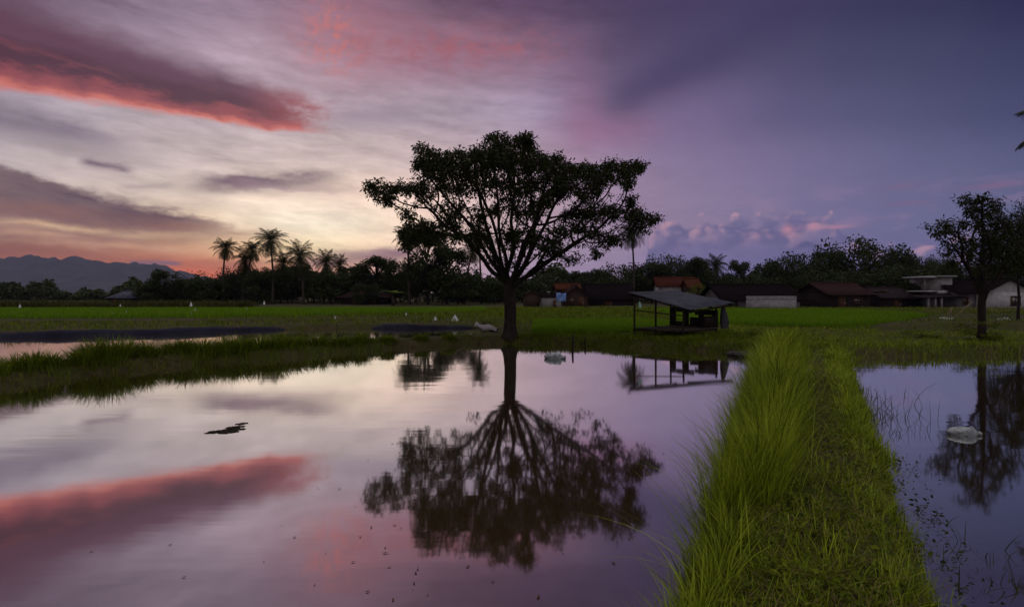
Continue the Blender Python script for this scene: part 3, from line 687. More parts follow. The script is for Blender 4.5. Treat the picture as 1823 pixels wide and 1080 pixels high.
def banana(name, h, n, seed, lm='banana_leaf'):
    rng = np.random.default_rng(seed); r = thing(name, 'tmp', 'banana plant'); tb = MB(); lb = MB()
    tb.tube([(0, 0, -.2), (.02, 0, h * .3), (.03, 0.02, h * .58)], [h * .06, h * .05, h * .03], 8)
    for q in range(n):
        a = q * 2.4 + rng.uniform(-.3, .3); el = rng.uniform(0.7, 1.4); L = h * rng.uniform(.45, .62); m = 8; p = np.array((.03, .02, h * .56)); P = [p]
        for j in range(m): p = p + np.array((math.cos(a) * math.cos(el), math.sin(a) * math.cos(el), math.sin(el))) * L / m; el -= 0.20; P.append(p)
        P = np.array(P); T = np.gradient(P, axis=0); T /= np.linalg.norm(T, axis=1)[:, None]; sd_ = np.cross(T, (0, 0, 1.0)); sd_ /= np.linalg.norm(sd_, axis=1)[:, None] + 1e-9
        w = h * 0.10 * np.array([.12, .5, .85, 1, 1, .95, .8, .5, .05])[:, None]
        v = np.concatenate((P + sd_ * w - (0, 0, .03), P, P - sd_ * w - (0, 0, .03))); k = m + 1; i = np.arange(m)
        f = np.concatenate([np.stack((i + o, i + 1 + o, i + k + 1 + o, i + k + o), 1) for o in (0, k)]); lb.add(v, f, float(rng.uniform(.2, .9)))
    tb.build('stem', M['palm_bark'], r, smooth=True); lb.build('crown', M[lm], r)
    return r
PROTO = {'round': (bush_tree('broadleaf_tree', 7, 7, 26, 5200, 0.46, 11), 7, 7), 'tall': (bush_tree('broadleaf_tree', 9, 6.4, 32, 5600, 0.46, 12, 'leaf_mid', 0.28), 9, 6.4), 'wide': (bush_tree('broadleaf_tree', 6, 9, 34, 6200, 0.46, 13, 'leaf_mid', 0.2), 6, 9),
 'airy': (bush_tree('sparse_tree', 8, 6, 20, 620, 0.36, 14, 'leaf_mid', 0.3), 8, 6), 'low': (bush_tree('bushy_tree', 3.6, 5, 24, 3400, 0.38, 15, 'leaf_mid', 0.1), 3.6, 5), 'near': (bush_tree('broadleaf_tree', 8, 8, 44, 9000, 0.24, 16, 'leaf_dark', 0.46), 8, 8),
 'shrub': (bush_tree('shrub', 1.2, 1.3, 14, 1300, 0.085, 17, 'leaf_pale', 0.05), 1.2, 1.3), 'pale': (bush_tree('broadleaf_tree', 6, 5, 18, 1900, 0.34, 18, 'leaf_pale', 0.25), 6, 5),
 'palm_a': (palm('coconut_palm', 9, 34, 2.7, 21, 0.05), 9, 5), 'palm_b': (palm('coconut_palm', 9, 30, 2.8, 22, 0.14), 9, 5), 'palm_c': (palm('coconut_palm', 9, 38, 3.1, 23, -0.05), 9, 6),
 'palm_d': (palm('coconut_palm', 5, 32, 2.8, 24, 0.08), 5, 5), 'bamboo': (bamboo('bamboo_clump', 10, 34, 31), 10, 7), 'banana': (banana('banana_plant', 3.6, 9, 41), 3.6, 3)}
USED = {}
def put(kind, px, top, D, label, width=None, group=None, cat=None, rz=None, z0=0.24):
    """stand a tree so that its crown reaches the given row of the photograph"""
    root, h, w = PROTO[kind]; H = zat(top, D) - z0; s = H / h; width = width * 1.2 if width and kind.startswith('palm') else width; sxy = s if width is None else (width * D / FOC) / w
    x = (px - CX) * D / FOC; rz = RNG.uniform(0, 6.28) if rz is None else rz
    if kind not in USED:
        USED[kind] = 1; root.location = (x, D, z0); root.rotation_euler = (0, 0, rz); root.scale = (sxy, sxy, s); o = root; o['label'] = label
        if group: o['group'] = group
    else: o = dup(root, (x, D, z0), rz, (sxy, sxy, s), label, group)
    if cat: o['category'] = cat
    return o
GP = 'coconut palms along the far tree line'; GT = 'trees behind the left rice field'; GC = 'trees behind the village in the middle'; GR = 'trees behind the houses on the right'
# palms
put('palm_a', 397, 441, 84, 'slim coconut palm standing apart at the left end of the palm row', 46, GP, rz=1.0)
put('palm_d', 432, 463, 86, 'low bushy coconut palm between the slim palm and the leaning palm', 42, GP)
put('palm_b', 436, 444, 85, 'coconut palm with a leaning trunk, just left of the tallest palm', 44, GP, rz=0.1)
put('palm_c', 485, 428, 82, 'tallest coconut palm of the row with the fullest crown', 62, GP)
put('palm_d', 500, 470, 86, 'coconut palm tucked low behind the tallest palm', 46, GP)
put('palm_d', 540, 457, 80, 'short coconut palm with spiky upright fronds right of the tallest palm', 58, GP)
put('palm_d', 577, 467, 84, 'short coconut palm second to the right of the tallest palm', 44, GP)
put('palm_d', 602, 473, 88, 'smallest coconut palm at the right end of the low palms', 32, GP)
put('palm_a', 730, 420, 80, 'coconut palm half hidden by the dark tree left of the big spreading tree', 58, GP, rz=2.0)
put('palm_b', 826, 448, 82, 'coconut palm leaning out on the right side of the dark tree', 50, GP, rz=0.0)
put('palm_a', 857, 420, 84, 'coconut palm with a thin straight trunk behind the big tree limbs', 46, GP, rz=3.0)
put('palm_a', 1127, 416, 80, 'lone coconut palm rising behind the field hut roof', 52, GP, rz=4.0)
put('palm_d', 1279, 474, 88, 'small coconut palm between the red roofed house and the dark trees', 44, GP)
# broadleaf, left to right
put('low', 262, 508, 82, 'rounded bush to the right of the shed with the pale metal roof', 46, GT)
put('round', 294, 482, 84, 'round topped tree at the left of the palms, above the bushes', 52, GT)
put('airy', 336, 478, 90, 'thin see-through tree against the orange glow beside the round topped tree', 62, GT, 'tree')
put('low', 330, 501, 86, 'broad dark bush below the thin see-through tree', 60, GT)
put('low', 372, 498, 84, 'dark bush under the slim coconut palm', 58, GT)
put('wide', 432, 480, 90, 'dark leafy tree filling the gap under the leaning palm', 62, GT)
put('low', 470, 488, 84, 'dark bush at the foot of the tallest palm', 66, GT)
put('wide', 520, 478, 92, 'leafy tree behind the short spiky palm', 70, GT)
put('round', 560, 482, 90, 'rounded tree between the two short palms', 60, GT)
put('low', 590, 487, 82, 'dark bush left of the brown roofed house', 66, GT)
put('round', 628, 474, 90, 'dark tree behind the left end of the brown roofed house', 52, GT)
put('tall', 668, 457, 88, 'tall pointed dark tree behind the brown roofed house', 70, GT)
put('round', 705, 470, 86, 'open dark tree between the brown roofed house and the half hidden palm', 46, GT)
put('tall', 762, 404, 78, 'tall dark tree whose top meets the lower left boughs of the big tree', 76, GT)
put('tall', 795, 440, 82, 'dark tree standing close to the left of the leaning palm', 60, GT)
put('wide', 742, 472, 84, 'low dark tree at the foot of the half hidden palm', 60, GT)
put('low', 815, 492, 80, 'dark bush under the leaning palm by the big tree', 90, GT)
put('low', 880, 503, 82, 'low bush just left of the big tree trunk', 56, GT)
put('low', 650, 508, 78, 'dark shrub in front of the brown roofed house', 40, GT)
put('round', 456, 478, 91, 'rounded dark tree showing between the leaning and the tallest palms', 44, GT)
put('tall', 512, 474, 94, 'dark tree just right of the tallest palm crown', 46, GT)
put('wide', 404, 490, 92, 'dark spreading tree behind the slim coconut palm trunk', 60, GT)
# behind the big tree and the village
put('low', 930, 500, 92, 'pale green bush just right of the big tree trunk', 60, GC)
put('airy', 985, 484, 92, 'thin leafy tree above the brick sheds', 60, GC)
put('round', 1022, 482, 96, 'rounded tree behind the brick house with the ridged roof', 60, GC)
put('round', 1062, 482, 98, 'dark rounded tree left of the lone palm', 60, GC)
put('wide', 1108, 474, 95, 'broad dark tree at the foot of the lone palm', 80, GC)
put('round', 1160, 468, 92, 'dark tree between the lone palm and the red roof', 66, GC)
put('wide', 1200, 461, 96, 'broad tree standing behind the red roofed house', 80, GC)
put('tall', 1236, 458, 94, 'tall tree behind the right end of the red roof', 44, GC)
put('pale', 1244, 505, 70, 'pale green tree at the right gable of the red roofed house', 24, GC)
put('low', 1090, 500, 84, 'black looking bush left of the field hut', 70, GC)
# right
put('round', 1325, 466, 90, 'dark tree nearest to the small palm on its right side', 56, GR)
put('round', 1370, 468, 92, 'medium dark tree behind the long dark roof', 52, GR)
put('wide', 1418, 457, 88, 'broad domed tree behind the right end of the long dark roof', 96, GR)
put('tall', 1478, 444, 90, 'dark tree left of the largest tree behind the brown tiled house', 50, GR)
put('wide', 1538, 434, 86, 'largest broad dark tree behind the brown tiled house', 118, GR)
put('bamboo', 1594, 428, 84, 'bamboo clump with a drooping tip beside the largest dark tree', 60, GR, rz=2.6)
put('bamboo', 1640, 436, 82, 'bamboo clump with two arching plumes left of the right bank tree', 66, GR, rz=0.6)
put('bamboo', 1672, 440, 86, 'bamboo clump hidden behind the right bank tree boughs', 60, GR, rz=4.0)
put('wide', 1340, 492, 84, 'low dark tree right behind the long dark roof', 90, GR)
put('wide', 1480, 484, 80, 'low dark tree between the long roof and the brown tiled house', 90, GR)
put('wide', 1600, 478, 76, 'low dark tree behind the mauve roofed house', 100, GR)
put('low', 1630, 505, 66, 'dark bush at the left of the two storey house', 34, GR)
put('near', 1812, 362, 34, 'dark tree cut by the right edge, behind the right bank tree', 96, GR)
put('near', 1862, 380, 40, 'dark tree outside the right edge behind the grey house', 120, GR)
put('wide', 1730, 470, 84, 'low dark tree behind the two storey house', 90, GR)
put('wide', 1800, 462, 82, 'low dark tree behind the grey gabled house', 90, GR)
put('banana', 1562, 510, 66, 'pale banana plant between the brown tiled and mauve roofed houses', 44)
put('banana', 700, 510, 74, 'grey green banana plant right of the brown roofed house', 46)
put('banana', 1226, 514, 62, 'small banana plant growing beside the red roofed house', 22)
# shrubs near the water
put('shrub', 1745, 572, 19.2, 'grassy shrub at the foot of the right bank tree', 74)
put('shrub', 1640, 586, 20.5, 'low shrub on the right bank, left of the leafy tree', 52)
put('shrub', 1355, 583, 21, 'low shrub right of the field hut', 54)
put('shrub', 1310, 590, 20.5, 'low shrub under the right corner of the field hut', 40)
put('shrub', 862, 567, 30, 'light green shrub on the field bund left of the big tree', 40)
# tall palm just outside the right edge: only its frond tips reach the picture
np_ = palm('coconut_palm', 6.9, 24, 2.2, 25, 0.02, pairs=34, lw=0.05); np_['label'] = 'near coconut palm outside the right edge, frond tips hanging into the sky'; np_['group'] = 'coconut palms near the camera'
np_.location = (18.35, 17.9, 0.24); np_.rotation_euler = (0, 0, 1.1)
# far wood along the foot of the hills, reads as one mass
fb = MB(); rng = np.random.default_rng(77)
n = 26000; fx = rng.uniform(-330, 520, n); Dd = rng.uniform(120, 150, n)
topz = 2.7 + 1.2 * np.sin(fx * 0.031) + 0.9 * np.sin(fx * 0.083 + 1) + 0.5 * np.sin(fx * 0.21 + 2)
ry = rng.uniform(0, 1, n) ** 0.6; p = np.stack(((fx - CX) * Dd / FOC, Dd, 0.2 + ry * topz), 1)
leaves(fb, p, 0.9, rng.beta(2, 2.4, n), 0.1, 0.6, rng)
n = 40000; fx = rng.uniform(820, 2100, n); Dd = rng.uniform(100, 140, n)
topz = 5.0 + 1.4 * np.sin(fx * 0.027) + 0.9 * np.sin(fx * 0.071 + 1) + 0.5 * np.sin(fx * 0.17 + 2)
ry = rng.uniform(0, 1, n) ** 0.6; p = np.stack(((fx - CX) * Dd / FOC, Dd, 0.2 + ry * topz), 1)
leaves(fb, p, 0.9, rng.beta(2, 2.4, n), 0.1, 0.6, rng)
n = 26000; fx = rng.uniform(240, 900, n); Dd = rng.uniform(92, 110, n); topz = np.interp(fx, (240, 370, 420, 560, 700, 900), (2.6, 3.2, 4.7, 5.0, 5.2, 3.8)) + 0.8 * np.sin(fx * 0.061) + 0.5 * np.sin(fx * .29) + 0.5 * np.sin(fx * 0.13)
p = np.stack(((fx - CX) * Dd / FOC, Dd, 0.2 + rng.uniform(0, 1, n) ** 0.6 * topz), 1); leaves(fb, p, 0.6, rng.beta(2, 2.4, n), 0.1, 0.6, rng)
tag(fb.build('forest', M['leaf_mid']), 'dark distant wood along the foot of the hills', 'forest', kind='stuff')
for k_, (root, _, _) in PROTO.items():
    if k_ not in USED: bpy.data.objects.remove(root)

# ------------------------------------------------------------------ field hut
def quad_slab(mb, a, b, c, d, th, mi=0, nu=1, wave=0.0, tint=0.5):
    """sheet a-b-c-d with thickness th downward; corrugated across a-b when wave > 0"""
    a, b, c, d = (np.asarray(v, float) for v in (a, b, c, d)); u = np.linspace(0, 1, nu + 1)[:, None]
    n = np.cross(b - a, d - a); n /= np.linalg.norm(n); n = n if n[2] > 0 else -n
    w = (wave * (np.arange(nu + 1) % 2)[:, None]) * n
    A_ = a + (b - a) * u + w; D_ = d + (c - d) * u + w; k = nu + 1
    v = np.concatenate((A_, D_, A_ - n * th, D_ - n * th)); i = np.arange(nu); f = []
    f.append(np.stack((i, i + 1, k + i + 1, k + i), 1)); f.append(np.stack((2 * k + i, 3 * k + i, 3 * k + i + 1, 2 * k + i + 1), 1))
    f.append(np.stack((i, 2 * k + i, 2 * k + i + 1, i + 1), 1)); f.append(np.stack((k + i, k + i + 1, 3 * k + i + 1, 3 * k + i), 1))
    f.append(np.array([(0, k, 3 * k, 2 * k), (nu, 2 * k + nu, 3 * k + nu, k + nu)])); mb.add(v, np.concatenate(f), tint, mi)
HB = np.array((6.2, 21.4, 0.22))
hut = thing('field_hut', 'small open field hut with sloping grey sheet roof on the pond bank', 'hut', HB)
L_ = np.array((4.46, 21.6, 1.92)) - HB; T_ = np.array((6.80, 23.5, 1.99)) - HB; R_ = np.array((8.42, 21.3, 1.53)) - HB; F_ = np.array((6.21, 19.5, 1.31)) - HB
mb = MB(); quad_slab(mb, L_, T_, R_, F_, 0.012, nu=44, wave=0.018); rf = mb.build('roof', M['metal_roof'], hut)
mb = MB()
for u in (0.03, 0.5, 0.97):
    p, q = L_ + (T_ - L_) * u, F_ + (R_ - F_) * u; mb.tube([p - (0, 0, .07), q - (0, 0, .07)], 0.028, 6)
for u in (0.04, 0.96):
    p, q = L_ + (F_ - L_) * u, T_ + (R_ - T_) * u; mb.tube([p - (0, 0, .12), q - (0, 0, .12)], 0.035, 6)
mb.build('rafter', M['wood'], rf, smooth=True)
def roofz(x, y):
    n = np.cross(T_ - L_, F_ - L_); return L_[2] - (n[0] * (x - L_[0]) + n[1] * (y - L_[1])) / n[2]
posts = {'l': (4.62, 21.2), 'f': (6.10, 20.0), 'r': (7.75, 21.3), 't': (6.42, 22.75), 'm': (5.62, 21.95)}
for k, (x, y) in posts.items():
    x -= HB[0]; y -= HB[1]; zt = roofz(x, y) - 0.13; tl = random.uniform(-.02, .02)
    MB().tube([(x + tl, y, -0.3), (x, y + .01, 0.5), (x - tl, y, zt)], [0.045, 0.040, 0.036], 8).build('post', M['wood'], hut, smooth=True)
pl = [np.array((*p, 0.0)) - (HB[0], HB[1], 0) for p in (posts['l'], posts['f'], posts['r'], posts['t'])]
z0 = 0.36
mb = MB()
for u in np.linspace(0.02, 0.93, 13):
    a, b = pl[0] + (pl[3] - pl[0]) * u, pl[1] + (pl[2] - pl[1]) * u; e = (pl[3] - pl[0]) * 0.062; z = z0 + random.uniform(-.008, .008); ex = (b - a) * 0.02
    quad_slab(mb, a - ex + (0, 0, z), a - ex + e + (0, 0, z), b + ex + e + (0, 0, z), b + ex + (0, 0, z), 0.025)
pf = mb.build('floor_deck', M['plank'], hut)
mb = MB()
for p, q in ((0, 1), (1, 2), (2, 3), (3, 0)):
    mb.tube([pl[p] + (0, 0, z0 - .07), pl[q] + (0, 0, z0 - .07)], 0.035, 7)
mb.build('beam', M['wood'], pf, smooth=True)
# back wall of loose dark boards with gaps, rail along the front, brace
mb = MB(); a, b = pl[3], pl[2]; ax = (b - a) / np.linalg.norm(b - a); ang = math.atan2(ax[1], ax[0]); LW = np.linalg.norm(b - a)
for j, (u0, u1, za, zb) in enumerate(((0.0, .12, .05, 1.1), (.12, .30, .12, .55), (.12, .52, .92, 1.12), (.30, .40, .36, 1.1), (.42, .60, .38, .72), (.60, .72, .36, 1.05), (.52, .98, .82, 1.02), (.72, .86, .38, .66), (.88, 1.0, .36, 1.0), (0.0, 1.0, .36, .44))):
    c = a + (b - a) * ((u0 + u1) / 2) + np.array((-ax[1], ax[0], 0)) * (0.02 + 0.012 * j); zt = roofz(c[0], c[1]) - 0.14
    zb = min(zb, zt); mb.box(c + (0, 0, (za + zb) / 2), ((u1 - u0) * LW, 0.012, zb - za), ang + 0.004 * j)
mb.build('wall_panel', M['timber'], hut)
mb = MB(); a, b = pl[1], pl[2]; ax = (b - a) / np.linalg.norm(b - a); ang = math.atan2(ax[1], ax[0])
c = a + (b - a) * 0.78; mb.box(c + (0, 0, .60), (np.linalg.norm(b - a) * 0.36, 0.015, .42), ang); mb.build('side_panel', M['timber'], hut)
mb = MB().tube([pl[0] + (0, 0, 1.02), pl[1] + (0, 0, .86)], 0.02, 6).tube([pl[0] + (0, 0, 1.35), pl[0] + (pl[1] - pl[0]) * .25 + (0, 0, 1.38)], 0.02, 6)
mb.build('brace', M['wood'], hut, smooth=True)
# dark coat hanging at the right post, plastic bag hanging at the left one
def hanging(name, label, cat, top, h, w, m, seed):
    rng = np.random.default_rng(seed); mb = MB(); n = 12; k = 9; V = []
    for j in range(k):
        u = j / (k - 1); r = w * (0.18 + 0.9 * u ** 0.6) * (1 if u < 0.85 else 0.86)
        a = np.arange(n) / n * 2 * math.pi; rr = r * (1 + 0.22 * np.sin(a * 3 + u * 2)) * rng.uniform(.95, 1.05, n)
        V.append(np.stack((np.cos(a) * rr + 0.25 * w * math.sin(u * 2.2), np.sin(a) * rr * 0.6, np.full(n, -h * u)), 1))
    i = np.arange(k - 1)[:, None] * n; j = np.arange(n)[None]; j2 = (j + 1) % n
    mb.add(np.concatenate(V), np.stack((i + j, i + j2, i + n + j2, i + n + j), -1).reshape(-1, 4)); o = mb.build(name, m, smooth=True); o.location = top
    return tag(o, label, cat)
M['dark_cloth'] = mat('dark_cloth', (0.016, 0.016, 0.020), 0.9, (0.026, 0.024, 0.028), 6, 0.3)
M['pale_green_plastic'] = mat('pale_green_plastic', (0.22, 0.34, 0.32), 0.5, (0.16, 0.25, 0.24), 8, 0.1, trans=0.2)
hanging('hanging_coat', 'dark coat hanging limp at the right side of the field hut', 'coat', (7.98, 21.25, 1.42), 0.86, 0.17, M['dark_cloth'], 2)
hanging('plastic_bag', 'small pale green bag hanging under the left eave of the field hut', 'bag', (4.78, 21.05, 1.58), 0.24, 0.06, M['pale_green_plastic'], 3)

# ------------------------------------------------------------------ sacks, stakes, debris in the water
def sack(name, label, loc, L, w, h, rz, seed, m='sack', neck=True):
    rng = np.random.default_rng(seed); n, k = 22, 20; V = []
    for j in range(k):
        u = j / (k - 1); prof = math.sin(math.pi * min(1, u * 0.62 + 0.03) ** 0.72) if u < .8 else 0.30 + 0.18 * (u - .8) / .2
        prof = max(prof, 0.05) if u < .8 else prof * (1 if neck else max(.05, 1 - (u - .8) * 5))
        a = np.arange(n) / n * 2 * math.pi
        rr = prof * (1 + 0.10 * np.sin(a * 4 + u * 7 + seed) + 0.08 * np.sin(a * 9 + u * 23) + 0.05 * np.sin(a * 3 - u * 31)) * rng.uniform(.975, 1.025, n)
        sag = -0.12 * h * u
        V.append(np.stack((np.full(n, (u - .45) * L) + rng.normal(0, .006 * L, n), np.cos(a) * rr * w / 2, np.sin(a) * rr * h / 2 + h * .22 + sag), 1))
    mb = MB(); i = np.arange(k - 1)[:, None] * n; j = np.arange(n)[None]; j2 = (j + 1) % n
    mb.add(np.concatenate(V), np.stack((i + j, i + n + j, i + n + j2, i + j2), -1).reshape(-1, 4))
    for e, rev in ((0, 1), ((k - 1) * n, 0)):
        ring = np.arange(n) + e; mb.v.append(V[0 if rev else -1].mean(0)[None]); mb.t.append(np.full(1, .5)); c = mb.n; mb.n += 1
        mb.f.append(np.stack((np.full(n, c), ring, np.roll(ring, -1)), -1)); mb.m.append(np.zeros(n, int))
    o = mb.build(name, M[m], smooth=True); o.location = loc; o.rotation_euler = (0, 0, rz); return tag(o, label, 'sack')
p = at(986, 638); sack('floating_sack', 'pale bluish sack floating near the far bank, left of the two stakes', p, 0.62, 0.30, 0.26, -0.25, 1)
p = at(1718, 775); sack('floating_sack', 'white sack floating in the right pond among the tree reflection', p + (0, 0.05, 0), 0.40, 0.19, 0.16, -0.15, 2)
p = at(1786, 573, 0.02); sack('floating_sack', 'small white sack in the far pool left of the right picture edge', p, 0.95, 0.5, 0.42, 0.1, 3)
# stakes
for px, base, top, r, lab in ((1019, 621.5, 597, 0.035, 'taller wooden stake standing in the pond right of the floating sack'), (1041, 614.5, 599, 0.03, 'shorter wooden stake standing in the pond, nearer the hut')):
    b = at(px, base); zt = zat(top, b[1]); o = MB().tube([b * (1, 1, 0) + (0, 0, -.25), b + (0.01, 0, zt * .5), b + (.02, .01, zt)], [r * 1.1, r, r * .85], 8).build('wooden_stake', M['wood'], smooth=True)
    tag(o, lab, 'stake', 'stakes in the main pond')
# plank and stones by the gap right of the hut
a, b = at(1272, 618, 0.12), at(1364, 623, 0.12); c = (a + b) / 2; d = b - a
o = MB().box((0, 0, 0), (np.linalg.norm(d), 0.10, 0.03)).build('plank', M['plank']); o.location = (c[0], c[1], 0.13); o.rotation_euler = (0, 0.02, math.atan2(d[1], d[0])); tag(o, 'pale plank lying over the stones at the pond edge right of the hut', 'plank')
def rock(label, loc, s, seed):
    rng = np.random.default_rng(seed); nu, nv = 16, 9; V = []
    ph = rng.uniform(0, 6.28, 6)
    for j in range(nv):
        th = math.pi * j / (nv - 1); a = np.arange(nu) / nu * 2 * math.pi
        rr = 1 + 0.18 * np.sin(2 * a + ph[0] + th) + 0.12 * np.sin(3 * a + ph[1] - 2 * th) + 0.07 * np.sin(5 * a + ph[2]) + 0.1 * math.sin(3 * th + ph[3])
        V.append(np.stack((np.cos(a) * math.sin(th) * rr * s, np.sin(a) * math.sin(th) * rr * s * .8, np.full(nu, math.cos(th)) * s * .55), 1))
    i = np.arange(nv - 1)[:, None] * nu; j = np.arange(nu)[None]; j2 = (j + 1) % nu
    o = MB().add(np.concatenate(V), np.stack((i + j, i + nu + j, i + nu + j2, i + j2), -1).reshape(-1, 4)).build('stone', M['stone'], smooth=True); o.location = loc; return tag(o, label, 'stone', 'stones at the gap right of the hut')
M['stone'] = mat('stone', (0.034, 0.031, 0.034), 0.9, (0.016, 0.015, 0.016), 6, 0.6)
for px, py, s, lab in ((1306, 630, .17, 'leftmost stone at the waterline under the pale plank'), (1324, 632, .22, 'larger stone at the waterline under the middle of the pale plank'), (1342, 633, .16, 'stone at the waterline under the right end of the pale plank'), (1398, 606, .20, 'grey stone lying in grass at the head of the path')):
    p = at(px, py, 0.05); rock(lab, p, s, px)
# drifting dead wood
o = MB(); rng = np.random.default_rng(5)
for px, py, l, w, a in ((385, 769, .15, .022, .5), (394, 767, .17, .030, .35), (402, 770, .11, .014, .2), (410, 764, .13, .020, .6), (419, 760, .13, .034, .45), (424, 764, .10, .014, .3), (430, 754, .09, .024, .5), (414, 768, .09, .012, .1)):
    n = 15; t = np.linspace(-1, 1, n); c = at(px, py, 0.0); dd = np.array((math.cos(a), math.sin(a), 0)); sdv = np.array((-math.sin(a), math.cos(a), 0))
    up_ = w * np.sqrt(1 - t ** 2) * rng.uniform(.5, 1.5, n) + .002; dn_ = w * np.sqrt(1 - t ** 2) * rng.uniform(.5, 1.5, n) + .002; zt = .004 + .014 * np.sqrt(1 - t ** 2) * rng.uniform(.6, 1.3, n)
    v = np.concatenate((c + np.outer(t * l, dd) + np.outer(up_, sdv) - (0, 0, .004), c + np.outer(t * l, dd) + np.stack((0 * t, 0 * t, zt), 1), c + np.outer(t * l, dd) - np.outer(dn_, sdv) - (0, 0, .004))); k = np.arange(n - 1)
    o.add(v, np.concatenate([np.stack((k + q * n, k + 1 + q * n, k + 1 + (q + 1) * n, k + (q + 1) * n), 1) for q in (0, 1)]))
o.tube([at(374, 773) - (0, 0, .004), at(390, 768) + (.01, .01, .012), at(412, 764) + (0, 0, .010), at(437, 752) + (0, 0, .004)], [.003, .006, .006, .003], 6)
tag(o.build('driftwood', M['wood'], smooth=False), 'dark knot of dead wood floating alone in the left part of the pond', 'driftwood')
# fallen leaves on the still water
lv = [(522,956),(633,902),(580,985),(658,1052),(632,1000),(744,1007),(738,1040),(686,976),(660,940),(640,955),(602,870),(565,866),(712,940),(655,905),(790,872),(705,935),(690,985),(745,1012),(739,1018),(1003,984),(1010,930),(600,760),(637,783),(713,806),(655,818),(700,790),(1128,716),(1120,730),(1155,727),(1024,790),(1080,690),(1060,688),(985,690),(1133,842),(160,982),(324,1028),(470,1000),(500,935),(1146,790),(1180,808),(583,850),(565,870),(300,970),(1240,700),(1200,690),(830,1010),(880,1035),(960,1060),(760,1060),(700,1065),(560,1040),(1090,1000),(1120,960),(690,1010),(735,1050)]
M['dead_leaf'] = mat('dead_leaf', (0.060, 0.034, 0.020), 0.7, (0.030, 0.018, 0.012), 20)
mb = MB(); t = np.linspace(0, 1, 6); wv = np.array((.02, .7, 1, .85, .45, .02)) * .016
v = np.concatenate((np.stack((t * .075, wv, .006 + .006 * np.sin(t * 3)), 1), np.stack((t * .075, 0 * t, .003 + 0 * t), 1), np.stack((t * .075, -wv, .008 + .004 * np.sin(t * 4)), 1)))
i = np.arange(5); fl0 = mb.add(v, np.concatenate((np.stack((i, i + 1, i + 7, i + 6), 1), np.stack((i + 6, i + 7, i + 13, i + 12), 1)))).tube([(-.03, 0, .004), (.004, 0, .004)], .0016, 4).build('fallen_leaf', M['dead_leaf'])
tag(fl0, 'small brown dead leaf drifting on the calm main pond', 'leaf', 'dead leaves drifting on the main pond')
for q, (px, py) in enumerate(lv):
    o = fl0 if q == 0 else fl0.copy()
    if q: C.objects.link(o)
    p = at(px, py, 0.0); o.location = (p[0], p[1], 0.002); s = random.uniform(.18, .5); o.scale = (s * random.uniform(.8, 1.2), s, s); o.rotation_euler = (0, 0, random.uniform(0, 6.28))

# ------------------------------------------------------------------ field things: plastic barrier, scare flags, white markers
def barrier(label, pts, h, seed):
    rng = np.random.default_rng(seed); root = thing('plastic_barrier', label, 'barrier', (*pts[0], 0.0)); P = np.array(pts, float) - np.array(pts[0]); seg = np.r_[0, np.cumsum(np.hypot(*np.diff(P, axis=0).T))]
    n = int(seg[-1] / 0.12); s = np.linspace(0, seg[-1], n); x = np.interp(s, seg, P[:, 0]); y = np.interp(s, seg, P[:, 1])
    hh = h * (1 - 0.25 * s / seg[-1]) * (1 + 0.12 * np.sin(s * 1.3) + 0.10 * np.sin(s * 0.47 + 1) + 0.05 * np.sin(s * 4.1) + rng.normal(0, .03, n)) * np.clip(np.minimum(s, seg[-1] - s) / .9 + .25, 0, 1); wv = 0.03 * np.sin(s * 5) + 0.05 * np.sin(s * 1.7)
    V = np.concatenate([np.stack((x, y + wv * k / 3 + dy, -0.15 + (hh + .15) * k / 3), 1) for dy in (0, 0.006) for k in range(4)]); i = np.arange(n - 1); f = []
    for k in range(3): f.append(np.stack((i + k * n, i + 1 + k * n, i + 1 + (k + 1) * n, i + (k + 1) * n), 1)); f.append(np.stack((i + (k + 4) * n, i + (k + 5) * n, i + 1 + (k + 5) * n, i + 1 + (k + 4) * n), 1))
    f.append(np.stack((i + 3 * n, i + 1 + 3 * n, i + 1 + 7 * n, i + 7 * n), 1)); MB().add(V, np.concatenate(f)).build('sheet', M['plastic_navy'], root, smooth=True)
    for q in range(6, n, 26):
        MB().tube([(x[q], y[q] + .05, -.2), (x[q] + rng.normal(0, .02), y[q] + .05, hh[q] + rng.uniform(.02, .14))], .014, 5).build('stake', M['bamboo'], root)
    return root
barrier('long dark navy plastic sheet barrier along the far side of the left pool', [(-44, 18.9), (-21.9, 23.5), (-15.9, 25.8), (-13.3, 28.1), (-11.6, 28.7)], 0.30, 1)
barrier('shorter dark navy plastic sheet barrier left of the big tree, behind the bank grass', [(-7.4, 29.7), (-4.6, 29.9), (-2.0, 30.1)], 0.22, 2)
def flag(px, py, D, s, label, tall=0.5):
    z = zat(py, D); x = (px - CX) * D / FOC; root = thing('scare_flag', label, 'flag', (x, D, 0.2), random.uniform(-.4, .4), 'white bird scarers in the rice')
    MB().tube([(0, 0, -.1), (.01, 0, z - .2 + s * .6)], .010, 5).build('stick', M['bamboo'], root)
    t = z - .2; mb = MB(); V = [(0, 0, t + s * .6), (-.30 * s, .02, t - s * .45), (.05 * s, -.05 * s, t - s * .55), (.32 * s, .02, t - s * .35), (0.02, .16 * s, t - s * .4)]
    mb.add(V, [(0, 1, 2), (0, 2, 3), (0, 3, 4), (0, 4, 1)]).build('cloth', M['plastic_white'], root)
